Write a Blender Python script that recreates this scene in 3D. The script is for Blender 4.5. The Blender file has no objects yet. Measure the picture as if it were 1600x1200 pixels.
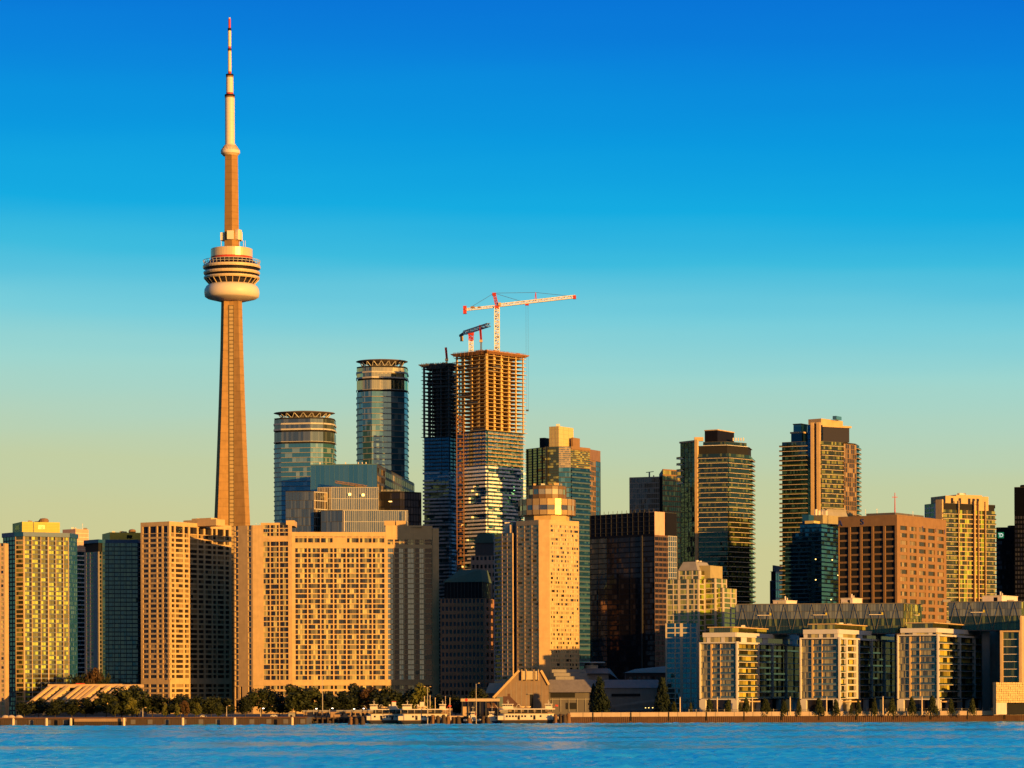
import bpy, bmesh, math, random
from mathutils import Vector
random.seed(7)
C = bpy.context.scene.collection
scn = bpy.context.scene

# ------------------------------------------------------------------ camera, world, sun, exposure
F, H, YH, ROLL = 4492.0, 20.0, 1081.0, 0.0035     # focal length in photo pixels, eye height, horizon row, roll
cam = bpy.data.cameras.new('camera'); camo = bpy.data.objects.new('camera', cam); C.objects.link(camo)
camo.location = (0, 0, H); camo.rotation_mode = 'XYZ'
camo.rotation_euler = (math.radians(90), ROLL, 0)
cam.sensor_width = 36; cam.lens = F/1600*36; cam.shift_y = (YH-600)/1600
cam.clip_start = 1; cam.clip_end = 60000
scn.camera = camo

SUN_AZ, SUN_EL = math.radians(40), math.radians(4.6)    # azimuth measured from straight behind the camera towards the right
SD = Vector((math.sin(SUN_AZ)*math.cos(SUN_EL), -math.cos(SUN_AZ)*math.cos(SUN_EL), math.sin(SUN_EL)))
sl = bpy.data.lights.new('sun', 'SUN'); sl.energy = 5.0; sl.angle = math.radians(0.5); sl.color = (1.0, 0.50, 0.105)
so = bpy.data.objects.new('sun', sl); C.objects.link(so)
so.rotation_euler = (-SD).to_track_quat('-Z', 'Y').to_euler(); so.location = (400, -400, 600)

def build_world():
    w = bpy.data.worlds.new('World'); scn.world = w; w.use_nodes = True
    nt = w.node_tree; N = nt.nodes; L = nt.links; N.clear()
    out = N.new('ShaderNodeOutputWorld'); bg = N.new('ShaderNodeBackground'); bg.inputs[1].default_value = 0.1
    L.new(bg.outputs[0], out.inputs[0])
    sky = N.new('ShaderNodeTexSky'); sky.sky_type = 'NISHITA'; sky.sun_disc = False
    sky.sun_elevation = SUN_EL; sky.sun_rotation = math.pi - SUN_AZ; sky.air_density = 1.0; sky.dust_density = 1.0; sky.ozone_density = 2.0
    tc = N.new('ShaderNodeTexCoord'); sp = N.new('ShaderNodeSeparateXYZ'); L.new(tc.outputs['Generated'], sp.inputs[0])
    m1 = N.new('ShaderNodeMath'); m1.operation = 'MULTIPLY_ADD'; m1.inputs[1].default_value = 0.030
    L.new(sp.outputs[0], m1.inputs[0]); L.new(sp.outputs[2], m1.inputs[2])
    nz = N.new('ShaderNodeTexNoise'); mp = N.new('ShaderNodeMapping'); mp.inputs['Scale'].default_value = (5, 5, 60)
    L.new(tc.outputs['Generated'], mp.inputs[0]); L.new(mp.outputs[0], nz.inputs[0]); nz.inputs['Scale'].default_value = 1.0
    m2 = N.new('ShaderNodeMath'); m2.operation = 'MULTIPLY_ADD'; m2.inputs[1].default_value = 0.012
    L.new(nz.outputs[0], m2.inputs[0]); L.new(m1.outputs[0], m2.inputs[2])
    mr = N.new('ShaderNodeMapRange'); mr.inputs[1].default_value = 0.006; mr.inputs[2].default_value = 0.306; L.new(m2.outputs[0], mr.inputs[0])
    cr = N.new('ShaderNodeValToRGB'); L.new(mr.outputs[0], cr.inputs[0])
    e = cr.color_ramp.elements
    def s2l(c): return tuple((v/255/12.92 if v/255 < .04045 else ((v/255+.055)/1.055)**2.4) for v in c)+(1,)
    stops = [(0.0, (214, 198, 138)), (.17, (206, 204, 150)), (.25, (196, 207, 164)), (.31, (179, 211, 189)), (.37, (158, 214, 208)), (.43, (120, 206, 220)),
             (.49, (60, 188, 223)), (.55, (14, 172, 226)), (.63, (0, 153, 224)), (.72, (0, 130, 220)), (.80, (0, 112, 214)), (1.0, (10, 136, 220))]  # last stop, above the view, made brighter to light the water
    while len(e) < len(stops): e.new(0.5)
    for el, (p, c) in zip(e, stops): el.position = p; el.color = s2l(c)
    sc = N.new('ShaderNodeVectorMath'); sc.operation = 'SCALE'; sc.inputs['Scale'].default_value = 6.05; L.new(cr.outputs[0], sc.inputs[0])
    mx = N.new('ShaderNodeMix'); mx.data_type = 'RGBA'; mx.inputs[0].default_value = 0.985
    L.new(sky.outputs[0], mx.inputs[6]); L.new(sc.outputs[0], mx.inputs[7])
    # the morning glow in the half of the sky round the sun
    dt = N.new('ShaderNodeVectorMath'); dt.operation = 'DOT_PRODUCT'; dt.inputs[1].default_value = SD; L.new(tc.outputs['Generated'], dt.inputs[0])
    g1 = N.new('ShaderNodeMapRange'); g1.inputs[1].default_value = 0.70; g1.inputs[2].default_value = 1.0; L.new(dt.outputs['Value'], g1.inputs[0])
    g2 = N.new('ShaderNodeMath'); g2.operation = 'POWER'; g2.inputs[1].default_value = 2.0; L.new(g1.outputs[0], g2.inputs[0])
    g3 = N.new('ShaderNodeVectorMath'); g3.operation = 'SCALE'; g3.inputs[0].default_value = (9.0, 5.2, 1.4); L.new(g2.outputs[0], g3.inputs['Scale'])
    ad = N.new('ShaderNodeVectorMath'); ad.operation = 'ADD'; L.new(g3.outputs[0], ad.inputs[1])
    # away from the view and away from the sun the low sky is plain teal blue
    d1 = N.new('ShaderNodeMapRange'); d1.interpolation_type = 'SMOOTHSTEP'; d1.inputs[1].default_value = 0.55; d1.inputs[2].default_value = -0.25; L.new(sp.outputs[1], d1.inputs[0])
    mb_ = N.new('ShaderNodeMix'); mb_.data_type = 'RGBA'; mb_.inputs[7].default_value = (.19, .70, 1.42, 1)
    L.new(d1.outputs[0], mb_.inputs[0]); L.new(mx.outputs[2], mb_.inputs[6]); L.new(mb_.outputs[2], ad.inputs[0])
    L.new(ad.outputs[0], bg.inputs[0])
build_world()
scn.view_settings.view_transform = 'Standard'; scn.view_settings.look = 'None'
scn.view_settings.exposure = 0.72; scn.view_settings.gamma = 1.0
scn.cycles.max_bounces = 6; scn.cycles.diffuse_bounces = 3; scn.cycles.glossy_bounces = 3
scn.cycles.caustics_reflective = False; scn.cycles.caustics_refractive = False

# ------------------------------------------------------------------ photo pixel -> place helpers
def unroll(px, py):
    X, Y = px-800, YH-py
    return X*math.cos(ROLL)+Y*math.sin(ROLL), -X*math.sin(ROLL)+Y*math.cos(ROLL)
def wx(px, D, py=950): return unroll(px, py)[0]/F*D
def wz(py, D, px=800): return H+unroll(px, py)[1]/F*D
GZ = 4.6
def P(px, D, py=950): return Vector((wx(px, D, py), D))
def rect(xl, xc, xr, D, al, py=950):
    """plan of a rectangular block from its left edge, near corner and right edge in the photo, its distance and its turn"""
    r = math.radians(al); c, s = math.cos(r), math.sin(r)
    Cc = P(xc, D, py); a = unroll(xl, py)[0]/F; b = unroll(xr, py)[0]/F
    wl = (Cc.x-a*D)/(c+a*s); wr = (b*D-Cc.x)/(s-b*c)
    L = Cc+Vector((-c, s))*wl; R = Cc+Vector((s, c))*wr
    return [L, Cc, R, L+R-Cc]

# ------------------------------------------------------------------ materials
MATS = {}
def principled(name):
    m = bpy.data.materials.new(name); m.use_nodes = True; nt = m.node_tree
    return m, nt, nt.nodes, nt.links, nt.nodes['Principled BSDF']
def stone(name, col, rough=.85, var=.18, scale=.25, streak=.12, metal=0, line=0, spec=.25):
    """matt wall paint, concrete, metal sheet: base colour with patches, fine grain and faint vertical streaks"""
    if name in MATS: return MATS[name]
    m, nt, N, L, b = principled(name)
    tc = N.new('ShaderNodeTexCoord')
    n1 = N.new('ShaderNodeTexNoise'); n1.inputs['Scale'].default_value = scale; n1.inputs['Detail'].default_value = 5; L.new(tc.outputs['Object'], n1.inputs[0])
    mp = N.new('ShaderNodeMapping'); mp.inputs['Scale'].default_value = (.6, .6, .05); L.new(tc.outputs['Object'], mp.inputs[0])
    n2 = N.new('ShaderNodeTexNoise'); n2.inputs['Scale'].default_value = 1.2; n2.inputs['Detail'].default_value = 3; L.new(mp.outputs[0], n2.inputs[0])
    a = N.new('ShaderNodeMath'); a.operation = 'MULTIPLY_ADD'; a.inputs[1].default_value = var*2; a.inputs[2].default_value = 1-var-streak; L.new(n1.outputs[0], a.inputs[0])
    c = N.new('ShaderNodeMath'); c.operation = 'MULTIPLY_ADD'; c.inputs[1].default_value = streak*2; L.new(n2.outputs[0], c.inputs[0]); L.new(a.outputs[0], c.inputs[2])
    sn = N.new('ShaderNodeVectorMath'); sn.operation = 'SNAP'; sn.inputs[1].default_value = (4.1, 4.1, 3.3); L.new(tc.outputs['Object'], sn.inputs[0])
    w3 = N.new('ShaderNodeTexWhiteNoise'); L.new(sn.outputs[0], w3.inputs[0])
    pw = N.new('ShaderNodeMath'); pw.operation = 'MULTIPLY_ADD'; pw.inputs[1].default_value = var*.45; L.new(w3.outputs['Value'], pw.inputs[0]); L.new(c.outputs[0], pw.inputs[2])
    last = pw
    if line:
        sp = N.new('ShaderNodeSeparateXYZ'); L.new(tc.outputs['Object'], sp.inputs[0])
        q = N.new('ShaderNodeMath'); q.operation = 'DIVIDE'; q.inputs[1].default_value = line; L.new(sp.outputs[2], q.inputs[0])
        fr = N.new('ShaderNodeMath'); fr.operation = 'FRACT'; L.new(q.outputs[0], fr.inputs[0])
        gt = N.new('ShaderNodeMath'); gt.operation = 'GREATER_THAN'; gt.inputs[1].default_value = .88; L.new(fr.outputs[0], gt.inputs[0])
        k = N.new('ShaderNodeMath'); k.operation = 'MULTIPLY_ADD'; k.inputs[1].default_value = -.16; L.new(gt.outputs[0], k.inputs[0]); L.new(last.outputs[0], k.inputs[2]); last = k
    s = N.new('ShaderNodeVectorMath'); s.operation = 'SCALE'; s.inputs[0].default_value = col; L.new(last.outputs[0], s.inputs['Scale'])
    L.new(s.outputs[0], b.inputs['Base Color']); b.inputs['Roughness'].default_value = rough; b.inputs['Metallic'].default_value = metal
    b.inputs['Specular IOR Level'].default_value = spec
    MATS[name] = m; return m
def glass(name, dark, curt, prob, tint, refl, rough=.07, jit=.02, lo=.35):
    """window glass: a dark room or a drawn blind behind it, and a reflecting face; each pane differs by its own number"""
    if name in MATS: return MATS[name]
    m = bpy.data.materials.new(name); m.use_nodes = True; nt = m.node_tree; N = nt.nodes; L = nt.links; N.clear()
    out = N.new('ShaderNodeOutputMaterial')
    at = N.new('ShaderNodeAttribute'); at.attribute_name = 'rnd'
    oi = N.new('ShaderNodeObjectInfo')
    ad = N.new('ShaderNodeMath'); ad.operation = 'MULTIPLY_ADD'; ad.inputs[1].default_value = 3.17; L.new(oi.outputs['Random'], ad.inputs[0]); L.new(at.outputs['Fac'], ad.inputs[2])
    wn = N.new('ShaderNodeTexWhiteNoise'); wn.noise_dimensions = '1D'
    k = N.new('ShaderNodeMath'); k.operation = 'MULTIPLY'; k.inputs[1].default_value = 97.3; L.new(ad.outputs[0], k.inputs[0]); L.new(k.outputs[0], wn.inputs['W'])
    lt = N.new('ShaderNodeMath'); lt.operation = 'LESS_THAN'; lt.inputs[1].default_value = prob; L.new(wn.outputs['Value'], lt.inputs[0])
    sp = N.new('ShaderNodeSeparateXYZ'); L.new(wn.outputs['Color'], sp.inputs[0])
    mr = N.new('ShaderNodeMapRange'); mr.inputs[3].default_value = lo; mr.inputs[4].default_value = 1.0; L.new(sp.outputs[1], mr.inputs[0])
    mu = N.new('ShaderNodeMath'); mu.operation = 'MULTIPLY'; L.new(lt.outputs[0], mu.inputs[0]); L.new(mr.outputs[0], mu.inputs[1])
    mx = N.new('ShaderNodeMix'); mx.data_type = 'RGBA'; mx.inputs[6].default_value = dark+(1,); mx.inputs[7].default_value = curt+(1,); L.new(mu.outputs[0], mx.inputs[0])
    df = N.new('ShaderNodeBsdfDiffuse'); L.new(mx.outputs[2], df.inputs[0])
    gl = N.new('ShaderNodeBsdfGlossy'); gl.inputs['Color'].default_value = tint+(1,); gl.inputs['Roughness'].default_value = rough
    ge = N.new('ShaderNodeNewGeometry')
    sb = N.new('ShaderNodeVectorMath'); sb.operation = 'SUBTRACT'; sb.inputs[1].default_value = (.5, .5, .5); L.new(wn.outputs['Color'], sb.inputs[0])
    # slow waviness of the glass on top of each pane's own tilt
    nz = N.new('ShaderNodeTexNoise'); nz.inputs['Scale'].default_value = .25; L.new(ge.outputs['Position'], nz.inputs[0])
    sb2 = N.new('ShaderNodeVectorMath'); sb2.operation = 'SUBTRACT'; sb2.inputs[1].default_value = (.5, .5, .5); L.new(nz.outputs['Color'], sb2.inputs[0])
    ss = N.new('ShaderNodeVectorMath'); ss.operation = 'SCALE'; ss.inputs['Scale'].default_value = jit*2; L.new(sb.outputs[0], ss.inputs[0])
    s2 = N.new('ShaderNodeVectorMath'); s2.operation = 'SCALE'; s2.inputs['Scale'].default_value = jit; L.new(sb2.outputs[0], s2.inputs[0])
    a1 = N.new('ShaderNodeVectorMath'); L.new(ge.outputs['Normal'], a1.inputs[0]); L.new(ss.outputs[0], a1.inputs[1])
    a2 = N.new('ShaderNodeVectorMath'); L.new(a1.outputs[0], a2.inputs[0]); L.new(s2.outputs[0], a2.inputs[1])
    nm = N.new('ShaderNodeVectorMath'); nm.operation = 'NORMALIZE'; L.new(a2.outputs[0], nm.inputs[0]); L.new(nm.outputs[0], gl.inputs['Normal'])
    lw = N.new('ShaderNodeLayerWeight'); lw.inputs['Blend'].default_value = .25
    fm = N.new('ShaderNodeMath'); fm.operation = 'MULTIPLY_ADD'; fm.inputs[1].default_value = .5; fm.inputs[2].default_value = refl; fm.use_clamp = True; L.new(lw.outputs['Fresnel'], fm.inputs[0])
    ms = N.new('ShaderNodeMixShader'); L.new(fm.outputs[0], ms.inputs[0]); L.new(df.outputs[0], ms.inputs[1]); L.new(gl.outputs[0], ms.inputs[2])
    L.new(ms.outputs[0], out.inputs[0]); MATS[name] = m; return m
def emit(name, col, st):
    if name in MATS: return MATS[name]
    m, nt, N, L, b = principled(name)
    b.inputs['Base Color'].default_value = col+(1,); b.inputs['Emission Color'].default_value = col+(1,); b.inputs['Emission Strength'].default_value = st
    MATS[name] = m; return m
def leaf(name, c1, c2):
    if name in MATS: return MATS[name]
    m, nt, N, L, b = principled(name)
    at = N.new('ShaderNodeAttribute'); at.attribute_name = 'rnd'; oi = N.new('ShaderNodeObjectInfo')
    ad = N.new('ShaderNodeMath'); ad.operation = 'MULTIPLY_ADD'; ad.inputs[1].default_value = .45; L.new(oi.outputs['Random'], ad.inputs[0])
    k = N.new('ShaderNodeMath'); k.operation = 'MULTIPLY'; k.inputs[1].default_value = .6; L.new(at.outputs['Fac'], k.inputs[0]); L.new(k.outputs[0], ad.inputs[2])
    mx = N.new('ShaderNodeMix'); mx.data_type = 'RGBA'; mx.inputs[6].default_value = c1+(1,); mx.inputs[7].default_value = c2+(1,); L.new(ad.outputs[0], mx.inputs[0])
    L.new(mx.outputs[2], b.inputs['Base Color']); b.inputs['Roughness'].default_value = .7; b.inputs['Specular IOR Level'].default_value = .2
    MATS[name] = m; return m

BEIGE = stone('beige_concrete', (.50, .34, .17)); BEIGE2 = stone('warm_concrete', (.44, .31, .19))
TOWERC = stone('tower_concrete', (.30, .175, .068), var=.24, line=6.5)
PALE = stone('pale_concrete', (.60, .53, .45)); WHITE = stone('white_paint', (.54, .50, .46), var=.08, streak=.06)
GREY = stone('grey_concrete', (.26, .24, .22)); DGREY = stone('dark_concrete', (.11, .10, .10))
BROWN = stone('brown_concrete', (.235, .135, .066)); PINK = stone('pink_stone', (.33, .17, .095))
RAW = stone('raw_concrete', (.55, .38, .16)); FORM = stone('formwork_timber', (.32, .15, .06))
BLACK = stone('black_metal', (.008, .008, .012), rough=.6, metal=.0, spec=.12); CORE = stone('dark_interior', (.016, .016, .018), rough=.9)
JET = stone('jet_steel', (.0028, .0035, .007), rough=.7, spec=0.0)
ROOF = stone('roof_felt', (.075, .07, .065)); GREENROOF = stone('green_copper', (.07, .11, .085))
STEELW = stone('white_steel', (.72, .66, .58), rough=.5); RED = stone('red_steel', (.42, .035, .02), rough=.5)
RUST = stone('rusty_hoist', (.16, .075, .04)); PILE = stone('dark_timber', (.06, .04, .028)); SHEET = stone('rusty_sheet_pile', (.085, .045, .03), var=.3)
CAPC = stone('sea_wall_concrete', (.40, .30, .22)); NAVY = stone('blue_painted_steel', (.012, .07, .17), rough=.4)
SLABW = stone('white_slab', (.78, .74, .70)); YELLOWP = stone('yellow_panel', (.44, .36, .05), rough=.5, var=.1)
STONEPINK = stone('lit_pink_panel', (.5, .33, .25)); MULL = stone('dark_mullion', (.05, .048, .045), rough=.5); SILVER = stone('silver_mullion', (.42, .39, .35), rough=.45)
BARK = stone('bark', (.06, .045, .03)); BOATW = stone('boat_white', (.60, .53, .43), rough=.5, var=.06, streak=.08); BOATD = stone('boat_black', (.03, .028, .03), rough=.5)
GOLDP = stone('gold_screen', (.50, .36, .16), rough=.45, var=.3, scale=1.5); BRICKR = stone('brown_shingle', (.10, .05, .032))
REDPAINT = stone('red_paint', (.5, .05, .03), rough=.5); PODW = stone('white_radome', (.66, .55, .42), rough=.45, var=.05, streak=.04)
PODD = stone('dark_pod_band', (.014, .012, .013), rough=.5, spec=.1); BRASS = stone('pod_metal_band', (.68, .50, .27), rough=.3, metal=.15, var=.08, spec=.5)

G_BEIGE = glass('curtained_glass', (.025, .024, .022), (.58, .50, .20), .80, (.8, .85, .7), .10, lo=.06)
G_BROWN = glass('brown_room_glass', (.035, .027, .02), (.34, .24, .12), .35, (.8, .75, .6), .08)
G_GLOWYELL = glass('glow_yellow_glass', (.05, .04, .015), (.40, .52, .06), .5, (.9, .82, .3), .22)  # sunrise glow mirrored by the panes is put into blind and tint colours
G_YELL2 = glass('olive_glass', (.05, .05, .02), (.42, .40, .10), .45, (.8, .8, .35), .24)
G_TEAL = glass('teal_glass', (.008, .03, .034), (.07, .16, .15), .35, (.30, .62, .62), .34)
G_TEALD = glass('deep_teal_glass', (.006, .018, .024), (.04, .10, .11), .25, (.18, .42, .5), .20)
G_BLUE = glass('blue_glass', (.018, .085, .14), (.12, .25, .32), .4, (.26, .62, .82), .22)
G_BLUED = glass('dark_blue_glass', (.006, .028, .055), (.04, .11, .16), .3, (.16, .44, .62), .34)
G_DARK = glass('dark_glass', (.016, .014, .017), (.05, .042, .042), .2, (.40, .38, .40), .08)
G_GREY = glass('grey_glass', (.05, .07, .075), (.12, .14, .13), .5, (.42, .50, .52), .34, jit=.012)
G_GOLD = glass('gold_glass', (.08, .07, .04), (.5, .4, .18), .5, (1.0, .85, .5), .5, jit=.03)
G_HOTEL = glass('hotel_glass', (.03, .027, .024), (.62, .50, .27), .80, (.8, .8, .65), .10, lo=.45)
G_ICE = glass('silver_blue_glass', (.035, .125, .18), (.20, .30, .32), .35, (.50, .78, .90), .26, jit=.03)
G_OLIVE = glass('green_dark_glass', (.014, .02, .014), (.11, .13, .035), .3, (.42, .55, .34), .2)
G_PIER = glass('pier_grey_glass', (.06, .055, .035), (.40, .35, .17), .75, (.70, .70, .52), .2, lo=.2)
THIN = stone('thin_slab', (.50, .40, .29))
G_OLIVE2 = glass('green_gold_glass', (.03, .032, .012), (.30, .30, .07), .45, (.6, .65, .35), .2, lo=.1)
G_SIDE = glass('pier_side_glass', (.03, .028, .014), (.62, .50, .10), .62, (.55, .6, .45), .06, lo=.15)
G_SHIP = glass('boat_window', (.02, .02, .02), (.1, .08, .05), .3, (.6, .6, .6), .1)
G_RAIL = glass('balcony_glass', (.03, .06, .06), (.10, .16, .14), .5, (.4, .65, .62), .25)
LIT_GLINT = emit('lit_window_and_glint', (1.0, .62, .16), 2.2); LAMP = emit('lamp_glow', (1.0, .85, .62), 3.0)

# ------------------------------------------------------------------ mesh helpers
ORG = {}
class MB:
    def __init__(s): s.v = []; s.f = []; s.m = []; s.r = []
    def face(s, pts, mi=0, r=0.):
        n = len(s.v); s.v += [tuple(p) for p in pts]; s.f.append(tuple(range(n, n+len(pts)))); s.m.append(mi); s.r.append(r)
    def hexa(s, p, mi=0, r=0.):
        n = len(s.v); s.v += [tuple(q) for q in p]
        for q in ((3, 2, 1, 0), (4, 5, 6, 7), (0, 1, 5, 4), (1, 2, 6, 5), (2, 3, 7, 6), (3, 0, 4, 7)):
            s.f.append(tuple(n+i for i in q)); s.m.append(mi); s.r.append(r)
    def box(s, x0, x1, y0, y1, z0, z1, mi=0, r=0.):
        s.hexa([(x0, y0, z0), (x1, y0, z0), (x1, y1, z0), (x0, y1, z0), (x0, y0, z1), (x1, y0, z1), (x1, y1, z1), (x0, y1, z1)], mi, r)
    def prism(s, poly, z0, z1, mi=0, r=0., top=None):
        n = len(s.v); k = len(poly); t = top or poly
        s.v += [(p[0], p[1], z0) for p in poly]+[(p[0], p[1], z1) for p in t]
        for i in range(k):
            j = (i+1) % k; s.f.append((n+i, n+j, n+k+j, n+k+i)); s.m.append(mi); s.r.append(r)
        s.f.append(tuple(range(n+k-1, n-1, -1))); s.f.append(tuple(range(n+k, n+2*k))); s.m += [mi]*2; s.r += [r]*2
    def bar(s, a, b, w, mi=0, w2=None):
        a, b = Vector(a), Vector(b); d = (b-a).normalized(); u = d.cross(Vector((0, 0, 1)))
        if u.length < 1e-3: u = Vector((1, 0, 0))
        u.normalize(); v = u.cross(d); h = w/2; g = (w2 if w2 is not None else w)/2
        s.hexa([a-u*h-v*h, a+u*h-v*h, a+u*h+v*h, a-u*h+v*h, b-u*g-v*g, b+u*g-v*g, b+u*g+v*g, b-u*g+v*g], mi)
    def tube(s, a, b, r0, r1=None, n=8, mi=0):
        a, b = Vector(a), Vector(b); r1 = r0 if r1 is None else r1; d = (b-a).normalized(); u = d.cross(Vector((0, 0, 1)))
        if u.length < 1e-3: u = Vector((1, 0, 0))
        u.normalize(); v = u.cross(d); o = len(s.v)
        for c, r in ((a, r0), (b, r1)):
            for i in range(n):
                t = 2*math.pi*i/n; s.v.append(tuple(c+u*r*math.cos(t)+v*r*math.sin(t)))
        for i in range(n):
            j = (i+1) % n; s.f.append((o+i, o+j, o+n+j, o+n+i)); s.m.append(mi); s.r.append(0.)
        s.f.append(tuple(range(o+n-1, o-1, -1))); s.f.append(tuple(range(o+n, o+2*n))); s.m += [mi]*2; s.r += [0.]*2
    def lathe(s, cx, cy, prof, n=40, mi=0, sx=1., sy=1., rot=0.):
        """prof: list of (radius, z), or (radius, z, material index of the ring above it)"""
        o = len(s.v); k = len(prof)
        for q in prof:
            for i in range(n):
                t = 2*math.pi*i/n; x, y = q[0]*sx*math.cos(t), q[0]*sy*math.sin(t)
                s.v.append((cx+x*math.cos(rot)-y*math.sin(rot), cy+x*math.sin(rot)+y*math.cos(rot), q[1]))
        for a in range(k-1):
            for i in range(n):
                j = (i+1) % n; s.f.append((o+a*n+i, o+a*n+j, o+(a+1)*n+j, o+(a+1)*n+i)); s.m.append(prof[a][2] if len(prof[a]) > 2 else mi); s.r.append(0.)
        s.f.append(tuple(range(o+n-1, o-1, -1))); s.f.append(tuple(range(o+(k-1)*n, o+k*n))); s.m += [mi]*2; s.r += [0.]*2
    def mesh(s, name, mats, org=(0, 0, 0)):
        me = bpy.data.meshes.new(name); ox, oy, oz = org
        me.from_pydata([(x-ox, y-oy, z-oz) for x, y, z in s.v], [], s.f)
        for m in (mats if isinstance(mats, (list, tuple)) else [mats]): me.materials.append(m)
        me.polygons.foreach_set('material_index', s.m)
        at = me.attributes.new('rnd', 'FLOAT', 'FACE'); at.data.foreach_set('value', s.r)
        bm = bmesh.new(); bm.from_mesh(me); bmesh.ops.recalc_face_normals(bm, faces=bm.faces); bm.to_mesh(me); bm.free()
        me.update(); return me
    def build(s, name, mats, parent=None, smooth=False):
        org = ORG[parent.name] if parent else (0, 0, 0)
        if parent is None and s.v:
            xs = [v[0] for v in s.v]; ys = [v[1] for v in s.v]; org = ((min(xs)+max(xs))/2, (min(ys)+max(ys))/2, min(v[2] for v in s.v))
        me = s.mesh(name, mats, org); o = bpy.data.objects.new(name, me); C.objects.link(o)
        if parent: o.parent = parent; ORG[o.name] = org
        else: o.location = org; ORG[o.name] = org
        if smooth:
            for p in me.polygons: p.use_smooth = True
        return o
def tag(o, label, cat, group=None, kind=None):
    if label: o['label'] = label
    if cat: o['category'] = cat
    if group: o['group'] = group
    if kind: o['kind'] = kind
    return o
def struct(o): o['kind'] = 'structure'; return o

class Seg:
    """one wall face seen from outside, A on the left, B on the right"""
    def __init__(s, A, B):
        s.A = Vector(A[:2]); d = Vector(B[:2])-s.A; s.W = d.length; s.u = d/s.W; s.n = Vector((s.u.y, -s.u.x)); s.rz = math.atan2(s.u.y, s.u.x)
    def pt(s, u, z, d): q = s.A+s.u*u+s.n*d; return (q.x, q.y, z)
    def box(s, mb, u0, u1, z0, z1, d0, d1, mi=0, r=0.):
        mb.hexa([s.pt(u0, z0, d1), s.pt(u1, z0, d1), s.pt(u1, z0, d0), s.pt(u0, z0, d0), s.pt(u0, z1, d1), s.pt(u1, z1, d1), s.pt(u1, z1, d0), s.pt(u0, z1, d0)], mi, r)
    def sub(s, f0, f1): return Seg(s.pt(s.W*f0, 0, 0), s.pt(s.W*f1, 0, 0))
def inset(poly, d):
    """move every edge of a convex anticlockwise plan inwards by d"""
    n = len(poly); out = []
    for i in range(n):
        p0, p1, p2 = Vector(poly[i-1][:2]), Vector(poly[i][:2]), Vector(poly[(i+1) % n][:2])
        a = (p1-p0).normalized(); b = (p2-p1).normalized(); na = Vector((-a.y, a.x)); nb = Vector((-b.y, b.x))
        k = 1+na.dot(nb); out.append(p1+(na+nb)*(d/max(k, .2)))
    return out

class Thing:
    WINVAR = {}
    def __init__(s, name, label, cat, loc, group=None):
        s.e = bpy.data.objects.new(name, None); s.e.empty_display_size = 2; C.objects.link(s.e)
        s.loc = (loc[0], loc[1], loc[2] if len(loc) > 2 else GZ); s.e.location = s.loc; ORG[s.e.name] = s.loc
        tag(s.e, label, cat, group); s.mbs = {}; s.wins = []
    def m(s, name, mat, key=None):
        k = key or name
        if k not in s.mbs: s.mbs[k] = (name, MB(), mat)
        return s.mbs[k][1]
    def win(s, seg, u0, u1, z0, z1, d, mat, k=1, name='window'): s.wins.append((seg, u0, u1, z0, z1, d, mat, k, name))
    def done(s):
        objs = {}
        for k, (name, mb, mat) in s.mbs.items():
            if mb.v: objs[k] = mb.build(name, mat, s.e)
        view = lambda w: -(w[2]-w[1])*(w[4]-w[3])*max(.05, w[0].n.dot((-Vector(w[0].pt(w[1], 0, 0)[:2])).normalized()))
        byname = {}
        for w in s.wins: byname.setdefault(w[8], []).append(w)
        for nm, ws in byname.items():
            ws.sort(key=lambda w: (round(view(w), 1), -w[3]))
            for w in ws[:100]:
                seg, u0, u1, z0, z1, d, mat, k, _ = w
                key = (mat.name, round(u1-u0, 1), round(z1-z0, 1), k, random.randrange(4))
                if key not in Thing.WINVAR:
                    mb = MB(); W, Hh = u1-u0, z1-z0
                    for i in range(k):
                        a = -W/2+W*i/k+(.06 if i else 0); b = -W/2+W*(i+1)/k-(.06 if i < k-1 else 0)
                        mb.box(a, b, -.05, .05, -Hh/2, Hh/2, 0, random.random())
                    Thing.WINVAR[key] = mb.mesh(nm, mat)
                o = bpy.data.objects.new(nm, Thing.WINVAR[key]); C.objects.link(o); o.parent = s.e
                p = seg.pt((u0+u1)/2, (z0+z1)/2, d); o.location = (p[0]-s.loc[0], p[1]-s.loc[1], p[2]-s.loc[2]); o.rotation_euler = (0, 0, seg.rz)
            rest = ws[100:]
            if rest:
                mats = []; mb = MB()
                for seg, u0, u1, z0, z1, d, mat, k, _ in rest:
                    if mat not in mats: mats.append(mat)
                    for i in range(k):
                        seg.box(mb, u0+(u1-u0)*i/k+(.06 if i else 0), u0+(u1-u0)*(i+1)/k-(.06 if i < k-1 else 0), z0, z1, d-.05, d+.05, mats.index(mat), random.random())
                mb.build(nm, mats, s.e)['kind'] = 'stuff'
        return objs

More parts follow.
